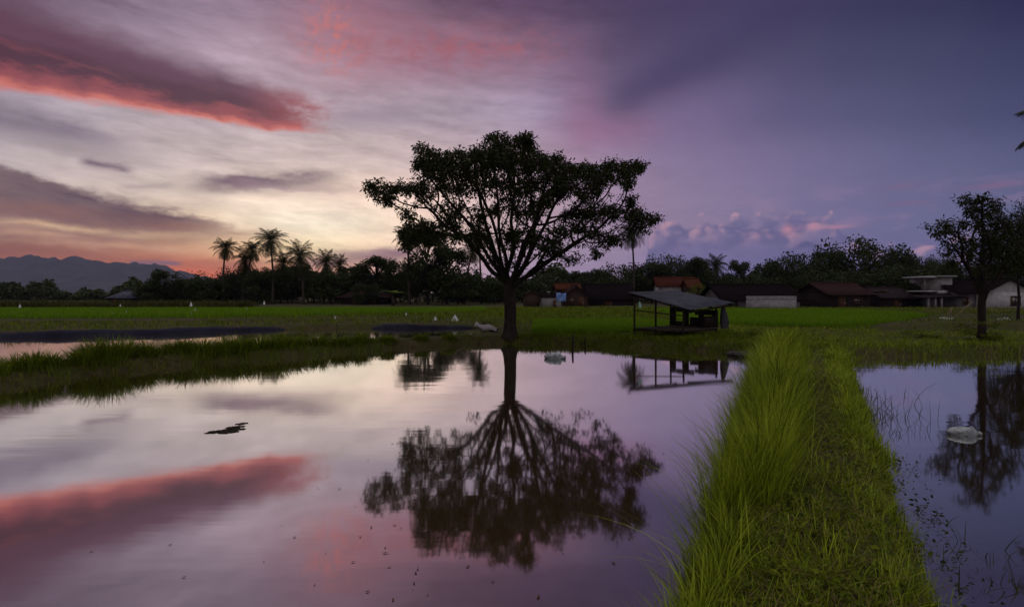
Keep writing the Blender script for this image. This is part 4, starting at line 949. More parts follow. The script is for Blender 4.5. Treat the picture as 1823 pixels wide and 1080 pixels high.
for px, py, D, s, lab in ((35, 544, 46, .34, 'white bird scarer farthest left in the rice field'), (67, 557, 42, .26, 'tiny white bird scarer second from the left in the rice'), (201, 561, 38, .34, 'white bird scarer below the shed with the pale metal roof'), (214, 543, 48, .24, 'tiny white bird scarer just under the pale roofed shed'), (225, 555, 42, .24, 'tiny white bird scarer right of the one below the shed'),
     (340, 541, 48, .40, 'tallest white bird scarer of the three left of the palms'), (347, 551, 43, .26, 'small white bird scarer in the middle of the three left of the palms'), (341, 557, 41, .30, 'lowest white bird scarer of the three left of the palms'), (470, 538, 52, .40, 'white bird scarer in front of the tallest palm'), (439, 549, 46, .20, 'tiny white bird scarer in the rice between the leaning and tallest palms'),
     (596, 564, 34, .22, 'tiny pale bird scarer on the dark bund before the rice'), (723, 558, 38, .24, 'tiny pale bird scarer on the bund below the half hidden palm')):
    flag(px, py, D, s, lab)
def cone_cover(px, base, top, D, w, label):
    x = (px - CX) * D / FOC; zb = zat(base, D); h = zat(top, D) - zb; n = 14; rng = np.random.default_rng(px); a = np.arange(n) / n * 2 * math.pi; V = [np.array([(0, 0, h)])]
    for u in (0.12, 0.5, 1.0): r = w / 2 * u * (1 + .14 * np.sin(a * 4 + px) * u); V.append(np.stack((np.cos(a) * r, np.sin(a) * r, np.full(n, h * (1 - u)) ), 1))
    j = np.arange(n); f3 = np.stack((np.zeros(n, int), 1 + j, 1 + (j + 1) % n), 1); V = np.concatenate(V); mb = MB().add(V, f3)
    q = np.concatenate([np.stack((1 + o + j, 1 + o + n + j, 1 + o + n + (j + 1) % n, 1 + o + (j + 1) % n), 1) for o in (0, n)]); mb.f.append(q); mb.m.append(np.zeros(len(q), int))
    o = mb.build('plastic_cover', M['plastic_white'], smooth=True); o.location = (x, D, zb); tag(o, label, 'cover', 'white plastic covers on the bund')
cone_cover(775, 572, 563, 33.5, .42, 'smaller white plastic cover standing on the bund, left one of two')
cone_cover(810, 572, 559, 33, .50, 'larger white plastic cover standing on the bund, nearer the big tree')
# striped plastic sheet lying on the bank left of the big trunk
rng = np.random.default_rng(9); a, b = at(848, 580, .30), at(886, 589, .28); V = []; nu, nv = 14, 8
for i_ in range(nu):
    for j_ in range(nv):
        u, v_ = i_ / (nu - 1), j_ / (nv - 1); p = a + (b - a) * u + np.array((0.15, 1.1, 0)) * (v_ - .5) + (0, 0, .05 * math.sin(u * 9 + v_ * 4) + .16 * math.sin(math.pi * v_)); V.append(p)
ii = np.array([(i_ * nv + j_, (i_ + 1) * nv + j_, (i_ + 1) * nv + j_ + 1, i_ * nv + j_ + 1) for i_ in range(nu - 1) for j_ in range(nv - 1)])
o = MB().add(np.array(V), ii).build('plastic_sheet', mat('plastic_film', (0.07, 0.075, 0.09), 0.4, (0.025, 0.028, 0.034), 5, 0.2, stretch=(4, .5, 1), spec=0.12), smooth=True); so_ = o.modifiers.new('thick', 'SOLIDIFY'); so_.thickness = 0.006
tag(o, 'crumpled pale plastic sheet on the bank just left of the big tree trunk', 'sheet')
# leaning bamboo poles and a tub by the far pool, fence rails in front of the grey house
tp0 = at(1690, 571, 0.05); D0 = tp0[1]
r = thing('bamboo_dipper', 'bamboo lifting poles propped over a white tub at the far pool', 'water lift', tp0)
MB().tube([(0.2, 0, .1), (2.5, 1.2, 1.25)], .03, 6).build('pole', M['bamboo'], r, smooth=True)
MB().tube([(0.05, 0, -.1), (0.12, 0, .9)], .035, 6).tube([(-.25, .1, -.1), (0.1, 0, .9)], .03, 6).tube([(-.05, 0, .78), (2.2, .9, .95)], .02, 6).build('trestle', M['bamboo'], r, smooth=True)
n = 16; a = np.arange(n) / n * 6.2832; V = np.concatenate([np.stack((np.cos(a) * q - .15, np.sin(a) * q, np.full(n, z)), 1) for q, z in ((.30, -.05), (.42, .22), (.39, .22), (.27, 0))]); j = np.arange(n)
f = np.concatenate([np.stack((j + k * n, (j + 1) % n + k * n, (j + 1) % n + (k + 1) * n, j + (k + 1) * n), 1) for k in range(3)] + [np.stack((j + 3 * n, (j + 1) % n + 3 * n, j, j), 1)[:0]])
MB().add(V, f).add([(-.15 + .27 * math.cos(q), .27 * math.sin(q), 0.01) for q in a] + [(-.15, 0, .01)], [(k, (k + 1) % n, n) for k in range(n)]).build('tub', M['plastic_white'], r, smooth=True)
def rail_fence(label, x0, x1, D, z0, h, n, name='bamboo_fence'):
    root = thing(name, label, 'fence', (x0, D, z0)); L = x1 - x0; rng = np.random.default_rng(int(abs(x0) * 10))
    for q in range(n):
        x = L * q / (n - 1); MB().tube([(x, 0, -.2), (x + rng.normal(0, .04), 0, h * rng.uniform(.95, 1.25))], .035, 6).build('post', M['bamboo'], root)
    for z in (.5, .95): MB().tube([(-.2, -.05, h * z), (L * .35, -.05, h * z + .03), (L * .7, -.05, h * z - .04), (L + .2, -.05, h * z)], .028, 6).build('rail', M['bamboo'], root, smooth=True)
rail_fence('low bamboo rail fence along the far pool before the grey gabled house', 34.0, 56.0, 46, .2, .45, 10)

# ------------------------------------------------------------------ houses
def gable(name, label, px0, px1, D, base, eave, top, depth, wall, roof, ridge='x', rz=0.0, over=0.35, cat='house', doors=(), windows=(), group=None, hip=0.0, gablemat=None):
    """walls px0..px1 wide at distance D; rows base, eave, top; ridge along the front (x) or pointing at the viewer (y)"""
    w = (px1 - px0) * D / FOC; x = ((px0 + px1) / 2 - CX) * D / FOC; zb = zat(base, D); h = zat(eave, D) - zb; rh = max(0.15, zat(top, D) - zat(eave, D))
    root = thing(name, label, cat, (x, D + depth / 2, zb), rz, group); hw, hd = w / 2, depth / 2
    mb = MB().box((0, 0, h / 2 - .2), (w, depth, h + .4))
    if ridge == 'y' and not hip:
        for y in (-hd, hd): mb.add([(-hw, y, h), (hw, y, h), (0, y, h + rh), (-hw, y * .985, h), (hw, y * .985, h), (0, y * .985, h + rh)], [(0, 1, 2), (5, 4, 3)])
    if ridge == 'x' and not hip:
        for xx in (-hw, hw): mb.add([(xx, -hd, h), (xx, hd, h), (xx, 0, h + rh), (xx * .985, -hd, h), (xx * .985, hd, h), (xx * .985, 0, h + rh)], [(0, 1, 2), (5, 4, 3)])
    wl = mb.build('wall', M[wall], root)
    mb = MB(); th = .09; sl = rh / (hd if ridge == 'x' else hw); dz = sl * over; e = .03
    if hip:
        ox, oy = hw + over, hd + over; rxx = max(0.0, ox - oy * 0.9) if ridge == 'x' else 0; zlo = h - .08; zr = h + rh
        A_ = [(-ox, -oy, zlo), (ox, -oy, zlo), (ox, oy, zlo), (-ox, oy, zlo), (-max(rxx, .08), 0, zr), (max(rxx, .08), 0, zr)]
        lo = [(p[0], p[1], p[2] - th) for p in A_[:4]]
        mb.add(A_ + lo, [(0, 1, 5, 4), (2, 3, 4, 5), (0, 6, 7, 1), (1, 7, 8, 2), (2, 8, 9, 3), (3, 9, 6, 0), (6, 9, 8, 7)]).add([A_[1], A_[2], A_[5], A_[3], A_[0], A_[4]], [(0, 1, 2), (3, 4, 5)])
    elif ridge == 'x':
        for sg in (-1, 1): quad_slab(mb, (-hw - over, 0, h + rh + e), (hw + over, 0, h + rh + e), (hw + over, sg * (hd + over), h - dz + e), (-hw - over, sg * (hd + over), h - dz + e), th, nu=max(8, int(w * 3)), wave=0.03)
    else:
        for sg in (-1, 1): quad_slab(mb, (0, -hd - over, h + rh + e), (0, hd + over, h + rh + e), (sg * (hw + over), hd + over, h - dz + e), (sg * (hw + over), -hd - over, h - dz + e), th, nu=max(8, int(depth * 3)), wave=0.03)
    if ridge == 'x': mb.tube([(-hw - over if not hip else -max(rxx, .1), 0, h + rh + .05), (hw + over if not hip else max(rxx, .1), 0, h + rh + .05)], .09, 6)
    else: mb.tube([(0, -hd - over, h + rh + .05), (0, hd + over, h + rh + .05)], .09, 6)
    mb.build('roof', M[roof], root)
    for (u, dw, dh) in doors:
        xx = -hw + w * u; d = MB().box((xx, -hd - .03, dh / 2), (dw, .05, dh)).build('door', M['winframe'], root)
        MB().box((xx + dw * .35, -hd - .075, dh * .5), (.05, .04, .12)).build('handle', M['plastic_white'], d)
    for (u, v, ww, wh) in windows:
        xx = -hw + w * u; zz = h * v; f = MB()
        for sx_, sz_, bx, bz in ((0, wh / 2, ww + .16, .09), (0, -wh / 2, ww + .16, .09), (-ww / 2, 0, .09, wh - .09), (ww / 2, 0, .09, wh - .09), (0, 0, .06, wh - .09)): f.box((xx + sx_, -hd - .04, zz + sz_), (bx, .08, bz))
        fo = f.build('window', M['winframe'], root); MB().box((xx, -hd - .012, zz), (ww - .05, .02, wh - .05)).build('pane', M['window'], fo)
    return root
GH = 'village houses beyond the fields'
gable('shed', 'little shed with a pale metal hip roof at the far left of the fields', 192, 235, 80, 541, 529, 517, 3.2, 'timber', 'metal_roof', hip=1, over=.3, cat='shed', doors=((.3, .6, 0.8),))
gable('village_house', 'low brown hip roofed house among the trees left of the half hidden palm', 606, 682, 80, 543, 528, 511, 5.5, 'timber', 'brown_tile', hip=1, over=.6, doors=((.35, .8, 1.05), (.75, .8, 1.05)), group=GH)
gable('brick_shed', 'small brown brick shed just right of the big tree trunk', 932, 961, 66, 548, 526, 517, 2.4, 'brick', 'brown_tile', 'y', over=.12, cat='shed', group=GH)
gable('block_shed', 'small pale block shed with a dark doorway beside the brown brick shed', 965, 999, 65, 548, 529, 527, 2.4, 'block', 'dark_tile', 'x', over=.08, cat='shed', doors=((.66, .38, .92),), group=GH)
gable('brick_house', 'brick house with a ridged roof and facing gable right of the pale block shed', 1006, 1046, 68, 548, 524, 508, 5, 'brick', 'brown_tile', 'y', over=.3, doors=((.72, .7, 1.3),), windows=((.3, .55, .6, .6),), group=GH)
gable('village_house', 'house with a bright orange tiled ridge behind the brick house', 992, 1032, 76, 545, 514, 505, 4, 'brick', 'orange_tile', 'x', over=.3, group=GH)
gable('long_barn', 'long black looking barn between the brick house and the field hut', 1052, 1128, 72, 548, 530, 506, 6, 'timber', 'dark_tile', 'x', over=.5, cat='barn', doors=((.4, 1.0, 1.0),), group=GH)
gable('village_house', 'white walled house with a red tiled roof above the field hut', 1177, 1240, 82, 545, 508, 493, 5, 'white_wall', 'red_tile', 'x', rz=-0.12, over=.45, windows=((.72, .75, .9, .8),), group=GH)
gable('house_wing', 'bright orange roofed wing at the right end of the red roofed house', 1226, 1247, 79, 545, 510, 496, 3.2, 'brick', 'orange_tile', 'x', over=.3, cat='house wing', group=GH)
gable('long_barn', 'long low barn with a dark roof and pale plastered wall right of the field hut', 1290, 1424, 60, 551, 531, 506, 7, 'grey_wall', 'dark_tile', 'x', over=.6, cat='barn', windows=((.12, .5, .7, .5),), group=GH)
MB_ = gable('garden_wall', 'pale whitewashed block wall in front of the long dark roofed barn', 1330, 1418, 56, 552, 532, 531, .25, 'plaster', 'plaster', 'x', over=.04, cat='wall')
gable('timber_house', 'timber house with a brown tiled roof left of the pale banana plant', 1470, 1546, 63, 551, 522, 503, 6, 'timber', 'brown_tile', 'x', rz=0.1, over=.5, doors=((.3, .9, 1.5),), windows=((.7, .55, 1.0, .6),), group=GH)
gable('village_house', 'low house with a mauve tiled roof right of the pale banana plant', 1570, 1626, 64, 551, 528, 512, 5, 'timber', 'mauve_tile', 'x', over=.4, doors=((.5, .8, 1.2),), group=GH)
# two storey house with porch
D = 62; X = lambda px: (px - CX) * D / FOC; zb = zat(550, D)
r = thing('two_storey_house', 'two storey plastered house with flat white ledges and a column porch by the right tree', 'house', (X(1690), D, zb), group=GH); x0 = X(1690)
def hb(name, px0, px1, r0, r1, y0, y1, m, parent=r): return MB().box(((X(px0) + X(px1)) / 2 - x0, (y0 + y1) / 2, (zat(r0, D) + zat(r1, D)) / 2 - zb), (X(px1) - X(px0), y1 - y0, abs(zat(r0, D) - zat(r1, D)))).build(name, M[m], parent)
hb('wall', 1676, 1742, 552, 524, 1.2, 5, 'grey_wall'); hb('upper_wall', 1676, 1708, 523.5, 493, 1.0, 5, 'plaster'); hb('roof', 1672, 1712, 492.5, 490, 0.6, 5.2, 'plaster')
hb('ledge', 1650, 1675, 494, 491.5, 0.6, 4, 'white_wall'); hb('ledge', 1653, 1675, 519.5, 517, 0.6, 4, 'white_wall'); hb('ledge', 1676, 1700, 523, 517, 0.2, 0.98, 'white_wall')
hb('post', 1658, 1659.5, 516.8, 494.2, 1.0, 1.1, 'plaster')
mb = MB(); quad_slab(mb, (X(1622) - x0, -1.6, zat(529, D) - zb), (X(1704) - x0, -1.6, zat(526, D) - zb), (X(1704) - x0, 1.15, zat(523.6, D) - zb), (X(1630) - x0, 1.15, zat(525, D) - zb), .08, nu=30, wave=.025); mb.build('porch_roof', M['mauve_tile'], r)
for px in (1638, 1650, 1661):
    hb('column', px - 1.4, px + 1.4, 551.5, 528.6, -1.3, -1.1, 'plaster')
for px in (1716, 1737):
    f = hb('window', px - 3, px + 3, 541, 529, 1.13, 1.19, 'winframe'); hb('pane', px - 2.2, px + 2.2, 540, 530, 1.11, 1.128, 'window', f)
f = hb('door', 1684, 1690, 551, 533, 1.13, 1.19, 'winframe')
gable('gabled_house', 'grey rendered house with a wide facing gable and brown window at the right edge', 1752, 1842, 60, 551, 520, 497, 8, 'white_wall', 'dark_tile', 'y', over=.35, windows=((.62, .50, .95, 1.0),), group=GH)
gable('house_wing', 'dark roofed side wing with a pale eave left of the grey gabled house', 1708, 1760, 61, 551, 520, 504, 5, 'grey_wall', 'dark_tile', 'x', over=.5, cat='house wing', windows=((.2, .5, .5, .8), (.75, .5, .5, .8)), group=GH)
# parked things by the porch and blue tarp
mb = MB(); q = np.random.default_rng(4); nu = 8; V = [( (i_ / (nu - 1) - .5) * 1.1, .1 * math.sin(i_ * 1.3 + j_), .9 - .9 * j_ / (nu - 1) + .06 * math.sin(i_)) for i_ in range(nu) for j_ in range(nu)]
o = mb.add(V, [(i_ * nu + j_, (i_ + 1) * nu + j_, (i_ + 1) * nu + j_ + 1, i_ * nu + j_ + 1) for i_ in range(nu - 1) for j_ in range(nu - 1)]).build('tarpaulin', mat('blue_tarp', (0.08, 0.13, 0.30), 0.5, (0.06, 0.10, 0.24), 5), smooth=True); o.modifiers.new('thick', 'SOLIDIFY').thickness = .01
o.location = atd(999, 63.5, zat(536, 63.5)); tag(o, 'blue tarpaulin draped between the pale block shed and the brick house', 'tarpaulin')

# ------------------------------------------------------------------ grass, rice and weeds
def blades(mb, root, h, w, lean, bend, az, seg=4, tint=0.5):
    """curved tapering blades: root (N,3), height, width, lean and bend as sideways reach in units of height, az its direction"""
    N = len(root); t = np.linspace(0, 1, seg + 1)[None]; h, w, lean, bend = (np.broadcast_to(np.asarray(q, float), (N,))[:, None] for q in (h, w, lean, bend))
    out = h * (lean * t + bend * t ** 2.2); zz = h * (t - 0.42 * bend * t ** 3 * np.minimum(1, bend))
    c = root[:, None] + np.stack((np.cos(az)[:, None] * out, np.sin(az)[:, None] * out, zz), -1)
    sa = az + np.pi / 2 + RNG.normal(0, .5, N); s = np.stack((np.cos(sa), np.sin(sa), np.zeros(N)), -1)[:, None]
    ww = (w * (0.75 + 0.5 * t) * np.clip(1.0 - t ** 2.4, 0.04, 1))[..., None] * 0.5
    v = np.stack((c - s * ww, c + s * ww), 2).reshape(-1, 3); m = (seg + 1) * 2
    i = np.arange(seg) * 2; f = np.stack((i, i + 1, i + 3, i + 2), 1)
    mb.add(v, (np.arange(N)[:, None, None] * m + f[None]).reshape(-1, 4), np.repeat(np.clip(np.broadcast_to(tint, (N,)), 0, 1), m))
def scatter(poly, n):
    Q = np.asarray(poly, float); lo, hi = Q.min(0), Q.max(0); P = RNG.uniform(lo, hi, (int(n), 2)); return P[sdf(Q, P) < 0]
def clump(P, sc=1.0): return wob(P[:, 0] * 1.3 * sc, P[:, 1] * 1.3 * sc) * .5 + wob(P[:, 0] * 3.1 * sc + 4, P[:, 1] * 3.1 * sc) * .5
def onland(P, lo=-0.05): return P[pond_sdf(P) > lo]
def root3(P): return np.column_stack((P, height(P) - 0.02))
def inview(P, m=80): 
    px = CX + FOC * P[:, 0] / np.maximum(P[:, 1], .3); return P[(px > -m - 100) & (px < 1823 + m + 100) & (P[:, 1] > .8)]
out_az = math.atan2(-NRM[1], -NRM[0])
# --- the bund under the camera
mb = MB()
def strip(n, o0, o1, t0, t1, pw=1.6):
    u = RNG.uniform(0, 1, n); t = t0 + (t1 - t0) * u ** pw; o = RNG.uniform(o0, o1, n); return np.outer(t, DIR) + np.outer(o, NRM), t, o
def edge_l(t): return np.interp(t, (0, 3, 5, 7.5, 12, 18), (-.60, -.62, -.68, -.80, -.98, -1.10))
def edge_r(t): return np.interp(t, (0, 4, 8, 12, 18), (.70, .74, .78, .82, .86))
def tufts(n, t0, t1, pw, oa, ob, count, rad, h0, h1, leanout, tint=(2.2, 2.0), seg=5, wmul=1.0):
    """grass growing as tufts: blades fan outward from each tuft's centre"""
    u = RNG.uniform(0, 1, n); t = t0 + (t1 - t0) * u ** pw; lo, hi = oa(t), ob(t); o = lo + (hi - lo) * RNG.uniform(0, 1, n); c = np.outer(t, DIR) + np.outer(o, NRM)
    k = RNG.integers(count[0], count[1], n); idx = np.repeat(np.arange(n), k); N = len(idx); r = rad * RNG.uniform(.5, 1.6, n)[idx]
    off = RNG.normal(0, 1, (N, 2)) * r[:, None]; P = c[idx] + off; az = np.arctan2(off[:, 1], off[:, 0]) + RNG.normal(0, .7, N)
    hh = (RNG.uniform(h0, h1, n))[idx] * RNG.uniform(.45, 1.12, N); T = t[idx]
    left = np.clip((lo[idx] + .42 - P @ NRM) / .4, 0, 1) * leanout; az = np.where(RNG.uniform(0, 1, N) < left * .8, out_az + RNG.normal(0, .6, N), az)
    d = np.hypot(off[:, 0], off[:, 1]) / (rad * 1.5); base = RNG.beta(*tint, n)[idx]
    ok = pond_sdf(P) > -.12; P, az, hh, T, d, base, left = (q[ok] for q in (P, az, hh, T, d, base, left)); N = len(P)
    blades(mb, root3(P), hh, np.maximum(.0065, .00105 * T) * RNG.uniform(.6, 1.4, N) * wmul, np.clip(.06 + .28 * d * RNG.uniform(0, 1, N) + .14 * left, 0, .9), RNG.uniform(.02, .75, N) * (.55 + .5 * left), az, seg, np.clip(base * .85 + .22 * clump(P, .55) + RNG.normal(.04, .20, N), 0, 1))
# tall grass along the left edge, in overlapping tufts; lower and more open near the camera
tufts(430, 4.6, 18, 1.25, edge_l, lambda t: np.interp(t, (5, 9, 18), (-.26, -.36, -.52)), (22, 60), .070, .26, .80, .25, (1.6, 1.7))
tufts(150, 2.5, 5.4, 1.0, edge_l, lambda t: np.full(len(t), -.46), (10, 34), .055, .12, .40, .5, (1.5, 1.8))
tufts(260, 6.0, 18, 1.2, lambda t: edge_l(t) + .15, lambda t: np.full(len(t), -.20), (14, 34), .11, .22, .44, .3)
tufts(210, 7.5, 18.5, 1.1, lambda t: np.full(len(t), .42), lambda t: edge_r(t) + .04, (12, 30), .085, .10, .26, .0)
tufts(150, 3.0, 9.0, 1.0, lambda t: np.full(len(t), .45), lambda t: edge_r(t) + .06, (5, 18), .07, .07, .19, .0, (1.5, 2.4))
tufts(120, 2.5, 6.0, 1.0, lambda t: np.full(len(t), -.4), edge_r, (6, 20), .06, .08, .20, .0)
# a few long arching blades over the left pond
P, t, o = strip(520, -1.30, -.5, 3.4, 15, 1.5); k = (o > edge_l(t) - .02) & (o < edge_l(t) + .34); P, t = P[k], t[k]; n = len(P)
blades(mb, root3(P), RNG.uniform(.35, .72, n), np.maximum(.007, .0010 * t), RNG.uniform(.2, .6, n), RNG.uniform(.4, 1.1, n), out_az + RNG.normal(0, .6, n), 8, RNG.beta(2.2, 2.2, n))
# low mixed grass all over the top, thinner along the trodden line
P, t, o = strip(52000, -.95, .86, 2.3, 18.5, 1.45); trail = np.exp(-((o - np.interp(t, (2, 6, 18), (.04, .07, .08))) / .20) ** 2) * np.interp(t, (3, 7), (.25, .85)); k = (RNG.uniform(0, 1, len(P)) > trail * .62) & (RNG.uniform(0, 1, len(P)) < .62 + .6 * clump(P, 1.5)); P, t, o, trail = P[k], t[k], o[k], trail[k]; n = len(P)
blades(mb, root3(P), RNG.uniform(.03, .12, n) * (1 - .35 * trail) * np.where(o > .4, 1.3, 1), np.maximum(.005, .0011 * t), RNG.uniform(0, 1.0, n), RNG.uniform(0, .9, n), RNG.uniform(0, 6.28, n), 3, np.clip(RNG.beta(2, 2.4, n) * (1 - .35 * trail) + .15 * clump(P), 0, 1))
tag(mb.build('path_grass', M['grass']), 'tall and short green grass covering the bund from the camera to the hut bank', 'grass', kind='stuff')
# small-leaved ground cover on the near bund
mb = MB(); P, t, o = strip(26000, -.72, .76, 2.4, 12.0, 1.7); cl = clump(P, 1.7); k = RNG.uniform(0, 1, len(P)) < .45 + .7 * cl; P = P[k]; n = len(P); R3 = root3(P) + np.column_stack((np.zeros((n, 2)), RNG.uniform(.01, .085, n)))
leaves(mb, R3, RNG.uniform(.026, .062, n), np.clip(RNG.beta(1.5, 2.6, n) + .25 * clump(P, 1.7), 0, 1), .1, .46, RNG); tag(mb.build('ground_cover', M['leaf_pale']), 'low small leaved plants carpeting the near part of the bund', 'ground cover', kind='stuff')
mb = MB(); P, t, o = strip(3600, -.75, .7, 2.4, 12, 1.5); n = len(P)
blades(mb, root3(P) + (0, 0, .035), RNG.uniform(.03, .09, n), RNG.uniform(.004, .007, n), RNG.uniform(.8, 3, n), RNG.uniform(0, .6, n), RNG.uniform(0, 6.28, n), 4, RNG.uniform(0, 1, n)); tag(mb.build('dry_straw', M['straw']), 'dry straw scattered on the trodden bund', 'straw', kind='stuff')
# --- banks
def bankgrass(name, label, polys, n, hmin, hmax, m='grass_dark', bright=1.0, hmul=None, edgeonly=None, seg=4, lo=-.02, tintab=(2, 2.4), clumpy=.8):
    mb = MB(); tot = 0
    for poly in polys:
        P = inview(onland(scatter(poly, n), lo)); d = pond_sdf(P); cl = clump(P)
        pr = np.clip(.55 + clumpy * cl, .08, 1); 
        if edgeonly: pr = pr * np.clip(1.1 - d / edgeonly, .12, 1)
        k = RNG.uniform(0, 1, len(P)) < pr; P, cl, d = P[k], cl[k], d[k]; N = len(P); D = P[:, 1]
        h = RNG.uniform(hmin, hmax, N) * (.75 + .7 * np.clip(cl + .3, 0, 1.2)); h = h if hmul is None else h * hmul(P)
        blades(mb, root3(P), h, np.maximum(.008, .0011 * D) * RNG.uniform(.7, 1.3, N), RNG.uniform(0, .35, N), RNG.uniform(.05, .9, N), RNG.uniform(0, 6.28, N), seg, RNG.beta(*tintab, N) * bright)
    return tag(mb.build(name, M[m]), label, 'grass', kind='stuff')
# left bund: knee-high tufts, sometimes waist-high, with gaps
bund_c = [(-15, 6), (-10.9, 12.0), (-9.6, 15.4), (-7.1, 17.4), (-4.4, 20.2), (-1.4, 22.3), (1.6, 22.0), (1.6, 20.8), (-.2, 20.8), (-4.1, 19.0), (-6.7, 16.3), (-9, 14.6), (-10.2, 11.0), (-13.5, 5.5)]
def tuft(P):
    px = CX + FOC * P[:, 0] / P[:, 1]; g = np.interp(px, (-100, 20, 60, 105, 135, 150, 200, 262, 285, 300, 330, 380, 440, 520, 640, 700, 780, 860, 1000), (.9, .9, 1.0, .8, .35, 1.25, 1.5, 1.05, .6, 1.25, 1.1, 1.15, 1.15, 1.1, .8, .34, .28, .34, .3)); return g * np.where(px > 420, np.clip(.62 + .95 * clump(P, 1.25), .42, 1.25), np.clip(.95 + .7 * clump(P, 1.6), .6, 1.4))
bankgrass('bank_grass', 'dark tufted grass along the bank between the two left pools', [bund_c], 150000, .12, .34, 'grass_dark', 1.0, tuft, lo=.02)
mb = MB()                                              # rounded bushy clumps standing on that bank
for px, hgt, rad in ((-20, .42, .20), (28, .46, .20), (62, .50, .22), (92, .40, .16), (146, .52, .18), (168, .66, .22), (198, .72, .26), (226, .58, .22), (262, .52, .20), (306, .54, .20), (330, .60, .22), (362, .58, .22), (396, .62, .24), (428, .60, .22), (462, .66, .24), (496, .70, .26), (528, .60, .22), (566, .56, .24), (606, .50, .24), (640, .46, .22), (690, .34, .2), (750, .30, .2), (800, .30, .2)):
    Dc = np.interp(px, (-100, 0, 150, 300, 500, 700, 850), (10.2, 11.2, 12.9, 14.6, 16.4, 19.0, 20.8)) + RNG.uniform(.40, .70); c = atd(px, Dc)[:2]; n = 420
    off = RNG.normal(0, 1, (n, 2)) * rad * .62; P = c + off; az = np.arctan2(off[:, 1], off[:, 0]) + RNG.normal(0, .6, n); d = np.hypot(off[:, 0], off[:, 1]) / rad
    blades(mb, root3(P), hgt * np.where(px > 280, .80, .98) * RNG.uniform(.45, 1.1, n) * np.clip(1.08 - .28 * d, .45, 1), np.maximum(.010, .0012 * Dc) * RNG.uniform(.7, 1.3, n), .10 + .30 * d * RNG.uniform(0, 1, n), RNG.uniform(.1, .9, n), az, 5, RNG.beta(1.8, 2.2, n))
tag(mb.build('grass_clumps', M['grass_dark']), 'bushy rounded grass clumps along the bank between the two left pools', 'grass', kind='stuff')
bankgrass('bank_grass', 'short grass along the middle bank below the tree and the hut', [[(1.0, 22.2), (4.2, 21.6), (9, 24), (9.5, 19.5), (8.2, 16.4), (7.0, 17.0), (5.3, 18.6), (1.8, 20.5), (-.4, 20.8)]], 60000, .07, .22, 'grass_dark', .9, lo=-.12)
bankgrass('bank_grass', 'grass on the bank that closes the right pond', [[(8.0, 16.6), (9.2, 15.6), (16, 16.6), (34, 17.2), (34, 24.2), (17, 25), (15.5, 27), (10, 27), (9, 22)]], 110000, .08, .26, 'grass', .72, lambda P: np.where(pond_sdf(P) < .5, 1.2, .9) * np.where((P[:, 1] > 18.2) & (P[:, 0] > 11.5), .45, 1), lo=-.10)
bankgrass('field_grass', 'mixed grass on the bunds and fallow strips behind the left pools', [[(-46, 19), (-22, 23.8), (-15.9, 26.1), (-11, 28.9), (-6.5, 30.2), (-1.3, 30.6), (-1.2, 23.5), (.8, 22.4), (1.2, 31), (8, 33), (9, 48), (-3, 49), (-13, 41), (-20, 34.2), (-45, 32.5)]], 70000, .10, .30, 'grass_dark', .95, lo=-.05)
bankgrass('field_grass', 'grass around the pools and yards on the right', [[(10, 27), (17, 24.5), (46, 24), (58, 60), (30, 62), (29, 50), (30, 38), (22, 31.5), (16, 26)]], 60000, .08, .26, 'grass_dark', .9, lo=-.02)
bankgrass('field_grass', 'grass strips behind the middle rice plot up to the village', [[(1, 31.5), (9.5, 33), (14, 50), (30, 51), (31, 60), (-4, 60), (-4, 50)]], 70000, .12, .32, 'grass_dark', 1.0, lo=-.05)
# --- rice
def rice(name, label, poly, n, h0, h1, bright=1.0):
    mb = MB(); P = inview(onland(scatter(poly, n), .05)); d = -sdf(poly, P); cl = clump(P, .35); N = len(P); D = P[:, 1]
    blades(mb, root3(P), RNG.uniform(h0, h1, N) * (1 + .10 * cl) * np.clip(.65 + d * 1.2, 0, 1), np.maximum(.010, .0013 * D) * RNG.uniform(.7, 1.3, N), RNG.uniform(0, .22, N), RNG.uniform(.1, .5, N), RNG.uniform(0, 6.28, N), 3, np.clip(RNG.beta(2.2, 2.2, N) * bright + .12 * cl, 0, 1))
    return tag(mb.build(name, M['rice']), label, 'rice', kind='stuff')
rice('rice_crop', 'bright green rice crop across the left field', [(-70, 35.5), (-31, 36.0), (-20, 36.8), (-12.8, 41), (-2, 48), (-2.4, 56), (-40, 54), (-90, 52)], 110000, .26, .42)
rice('rice_crop', 'bright green rice plot between the big tree and the hut', [(.8, 22.9), (4, 22.3), (4.6, 23.6), (8.6, 24.2), (9.2, 27), (7.4, 32), (1.2, 31)], 60000, .20, .34)
rice('rice_crop', 'bright green rice crop in the field right of the hut', [(9.4, 30.2), (12.5, 27.3), (15.8, 26.7), (19, 29.4), (22, 32.3), (29, 39), (29.5, 45), (27, 49), (13, 51)], 110000, .24, .40)
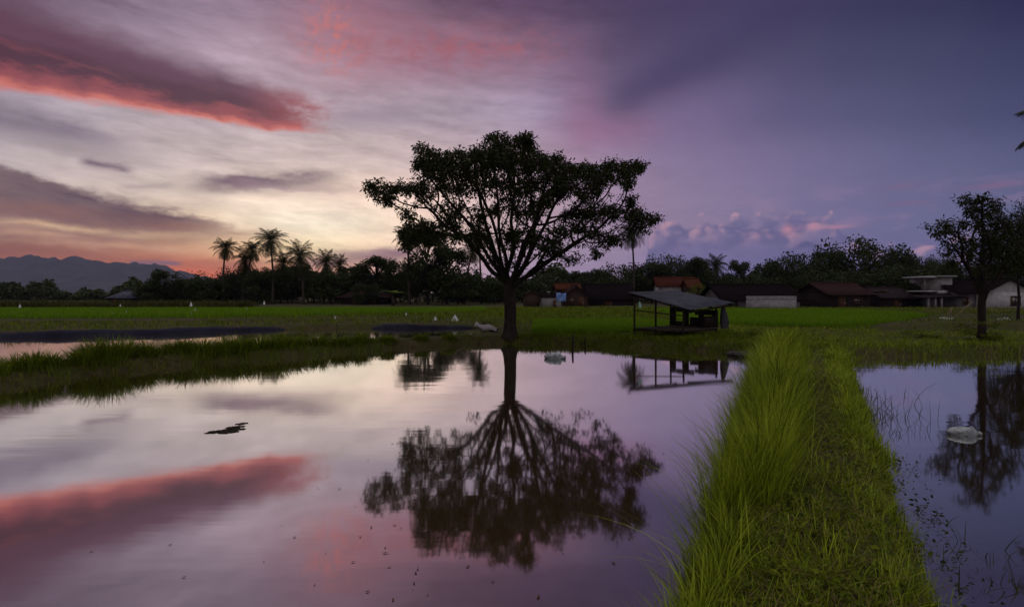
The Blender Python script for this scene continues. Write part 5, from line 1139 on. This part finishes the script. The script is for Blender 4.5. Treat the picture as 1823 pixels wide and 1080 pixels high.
# --- taller weeds at the far edge of the left field and a few in the right pond
mb = MB(); P = scatter([(-75, 55), (-30, 55.5), (-26, 58), (-33, 62), (-80, 60)], 24000); N = len(P)
blades(mb, np.column_stack((P, np.full(N, .2))), RNG.uniform(.5, 1.05, N) * (1 + .3 * clump(P, .4)), .08 * RNG.uniform(.7, 1.3, N), RNG.uniform(0, .3, N), RNG.uniform(.1, .7, N), RNG.uniform(0, 6.28, N), 3, RNG.beta(2, 2, N)); tag(mb.build('field_weeds', M['weed']), 'tall dull weeds at the far edge of the left rice field', 'weeds', kind='stuff')
mb = MB(); P = scatter([(-30, 33.0), (-18, 33.7), (-11, 36.2), (-11, 34.8), (-18, 32.4), (-30, 31.8)], 1500); N = len(P); blades(mb, np.column_stack((P, np.full(N, -.05))), RNG.uniform(.06, .20, N), .04, .1, .3, RNG.uniform(0, 6.28, N), 3, RNG.beta(2, 2, N)); tag(mb.build('seedlings', M['grass_dark']), 'thin seedlings standing in the narrow far pool', 'seedlings', kind='stuff')
mb = MB()
def emergent(px, py, n, sp, h0, h1):
    P = at(px, py)[:2] + RNG.normal(0, sp, (n, 2)); k = pond_sdf(P) < .12; P = P[k]; N = len(P)
    blades(mb, np.column_stack((P, np.full(N, -.06))), RNG.uniform(h0, h1, N), RNG.uniform(.005, .010, N), RNG.uniform(0, .5, N), RNG.uniform(0, 1.0, N), RNG.uniform(0, 6.28, N), 5, RNG.beta(1.5, 3, N))
for a in ((1555, 742, 70, .22, .10, .42), (1535, 712, 50, .2, .1, .34), (1585, 738, 34, .16, .10, .40), (1610, 765, 16, .14, .12, .34), (1632, 720, 7, .08, .3, .62), (1572, 770, 40, .2, .05, .2), (1605, 800, 14, .14, .05, .22), (1655, 745, 5, .1, .2, .45), (1640, 838, 16, .14, .06, .24), (1600, 850, 12, .1, .03, .14), (1662, 920, 16, .10, .05, .2), (1708, 965, 7, .05, .18, .38), (1690, 985, 22, .14, .04, .16), (1730, 1010, 22, .16, .04, .14), (1770, 1045, 18, .12, .04, .2), (1800, 1000, 10, .1, .05, .2), (1660, 1000, 20, .12, .05, .18), (1700, 800, 10, .2, .03, .14), (1560, 700, 24, .3, .06, .2), (1520, 690, 30, .2, .08, .3)): emergent(*a)
tag(mb.build('pond_weeds', M['weed']), 'thin dark weeds poking out of the right pond along the bund', 'weeds', kind='stuff')
# floating leaf rafts hugging the right side of the bund
mb = MB(); n = 170; t = RNG.uniform(2.6, 8, n); o = .78 + np.abs(RNG.normal(0, .12, n)); P = np.outer(t, DIR) + np.outer(o, NRM); k = pond_sdf(P) < .05; P = P[k]; n = len(P)
leaves(mb, np.column_stack((P, RNG.uniform(.004, .03, n))), .040, RNG.beta(1.6, 2.6, n), .0, .5, RNG); tag(mb.build('floating_weeds', M['leaf_mid']), 'dark floating leaves gathered along the right side of the bund', 'weeds', kind='stuff')
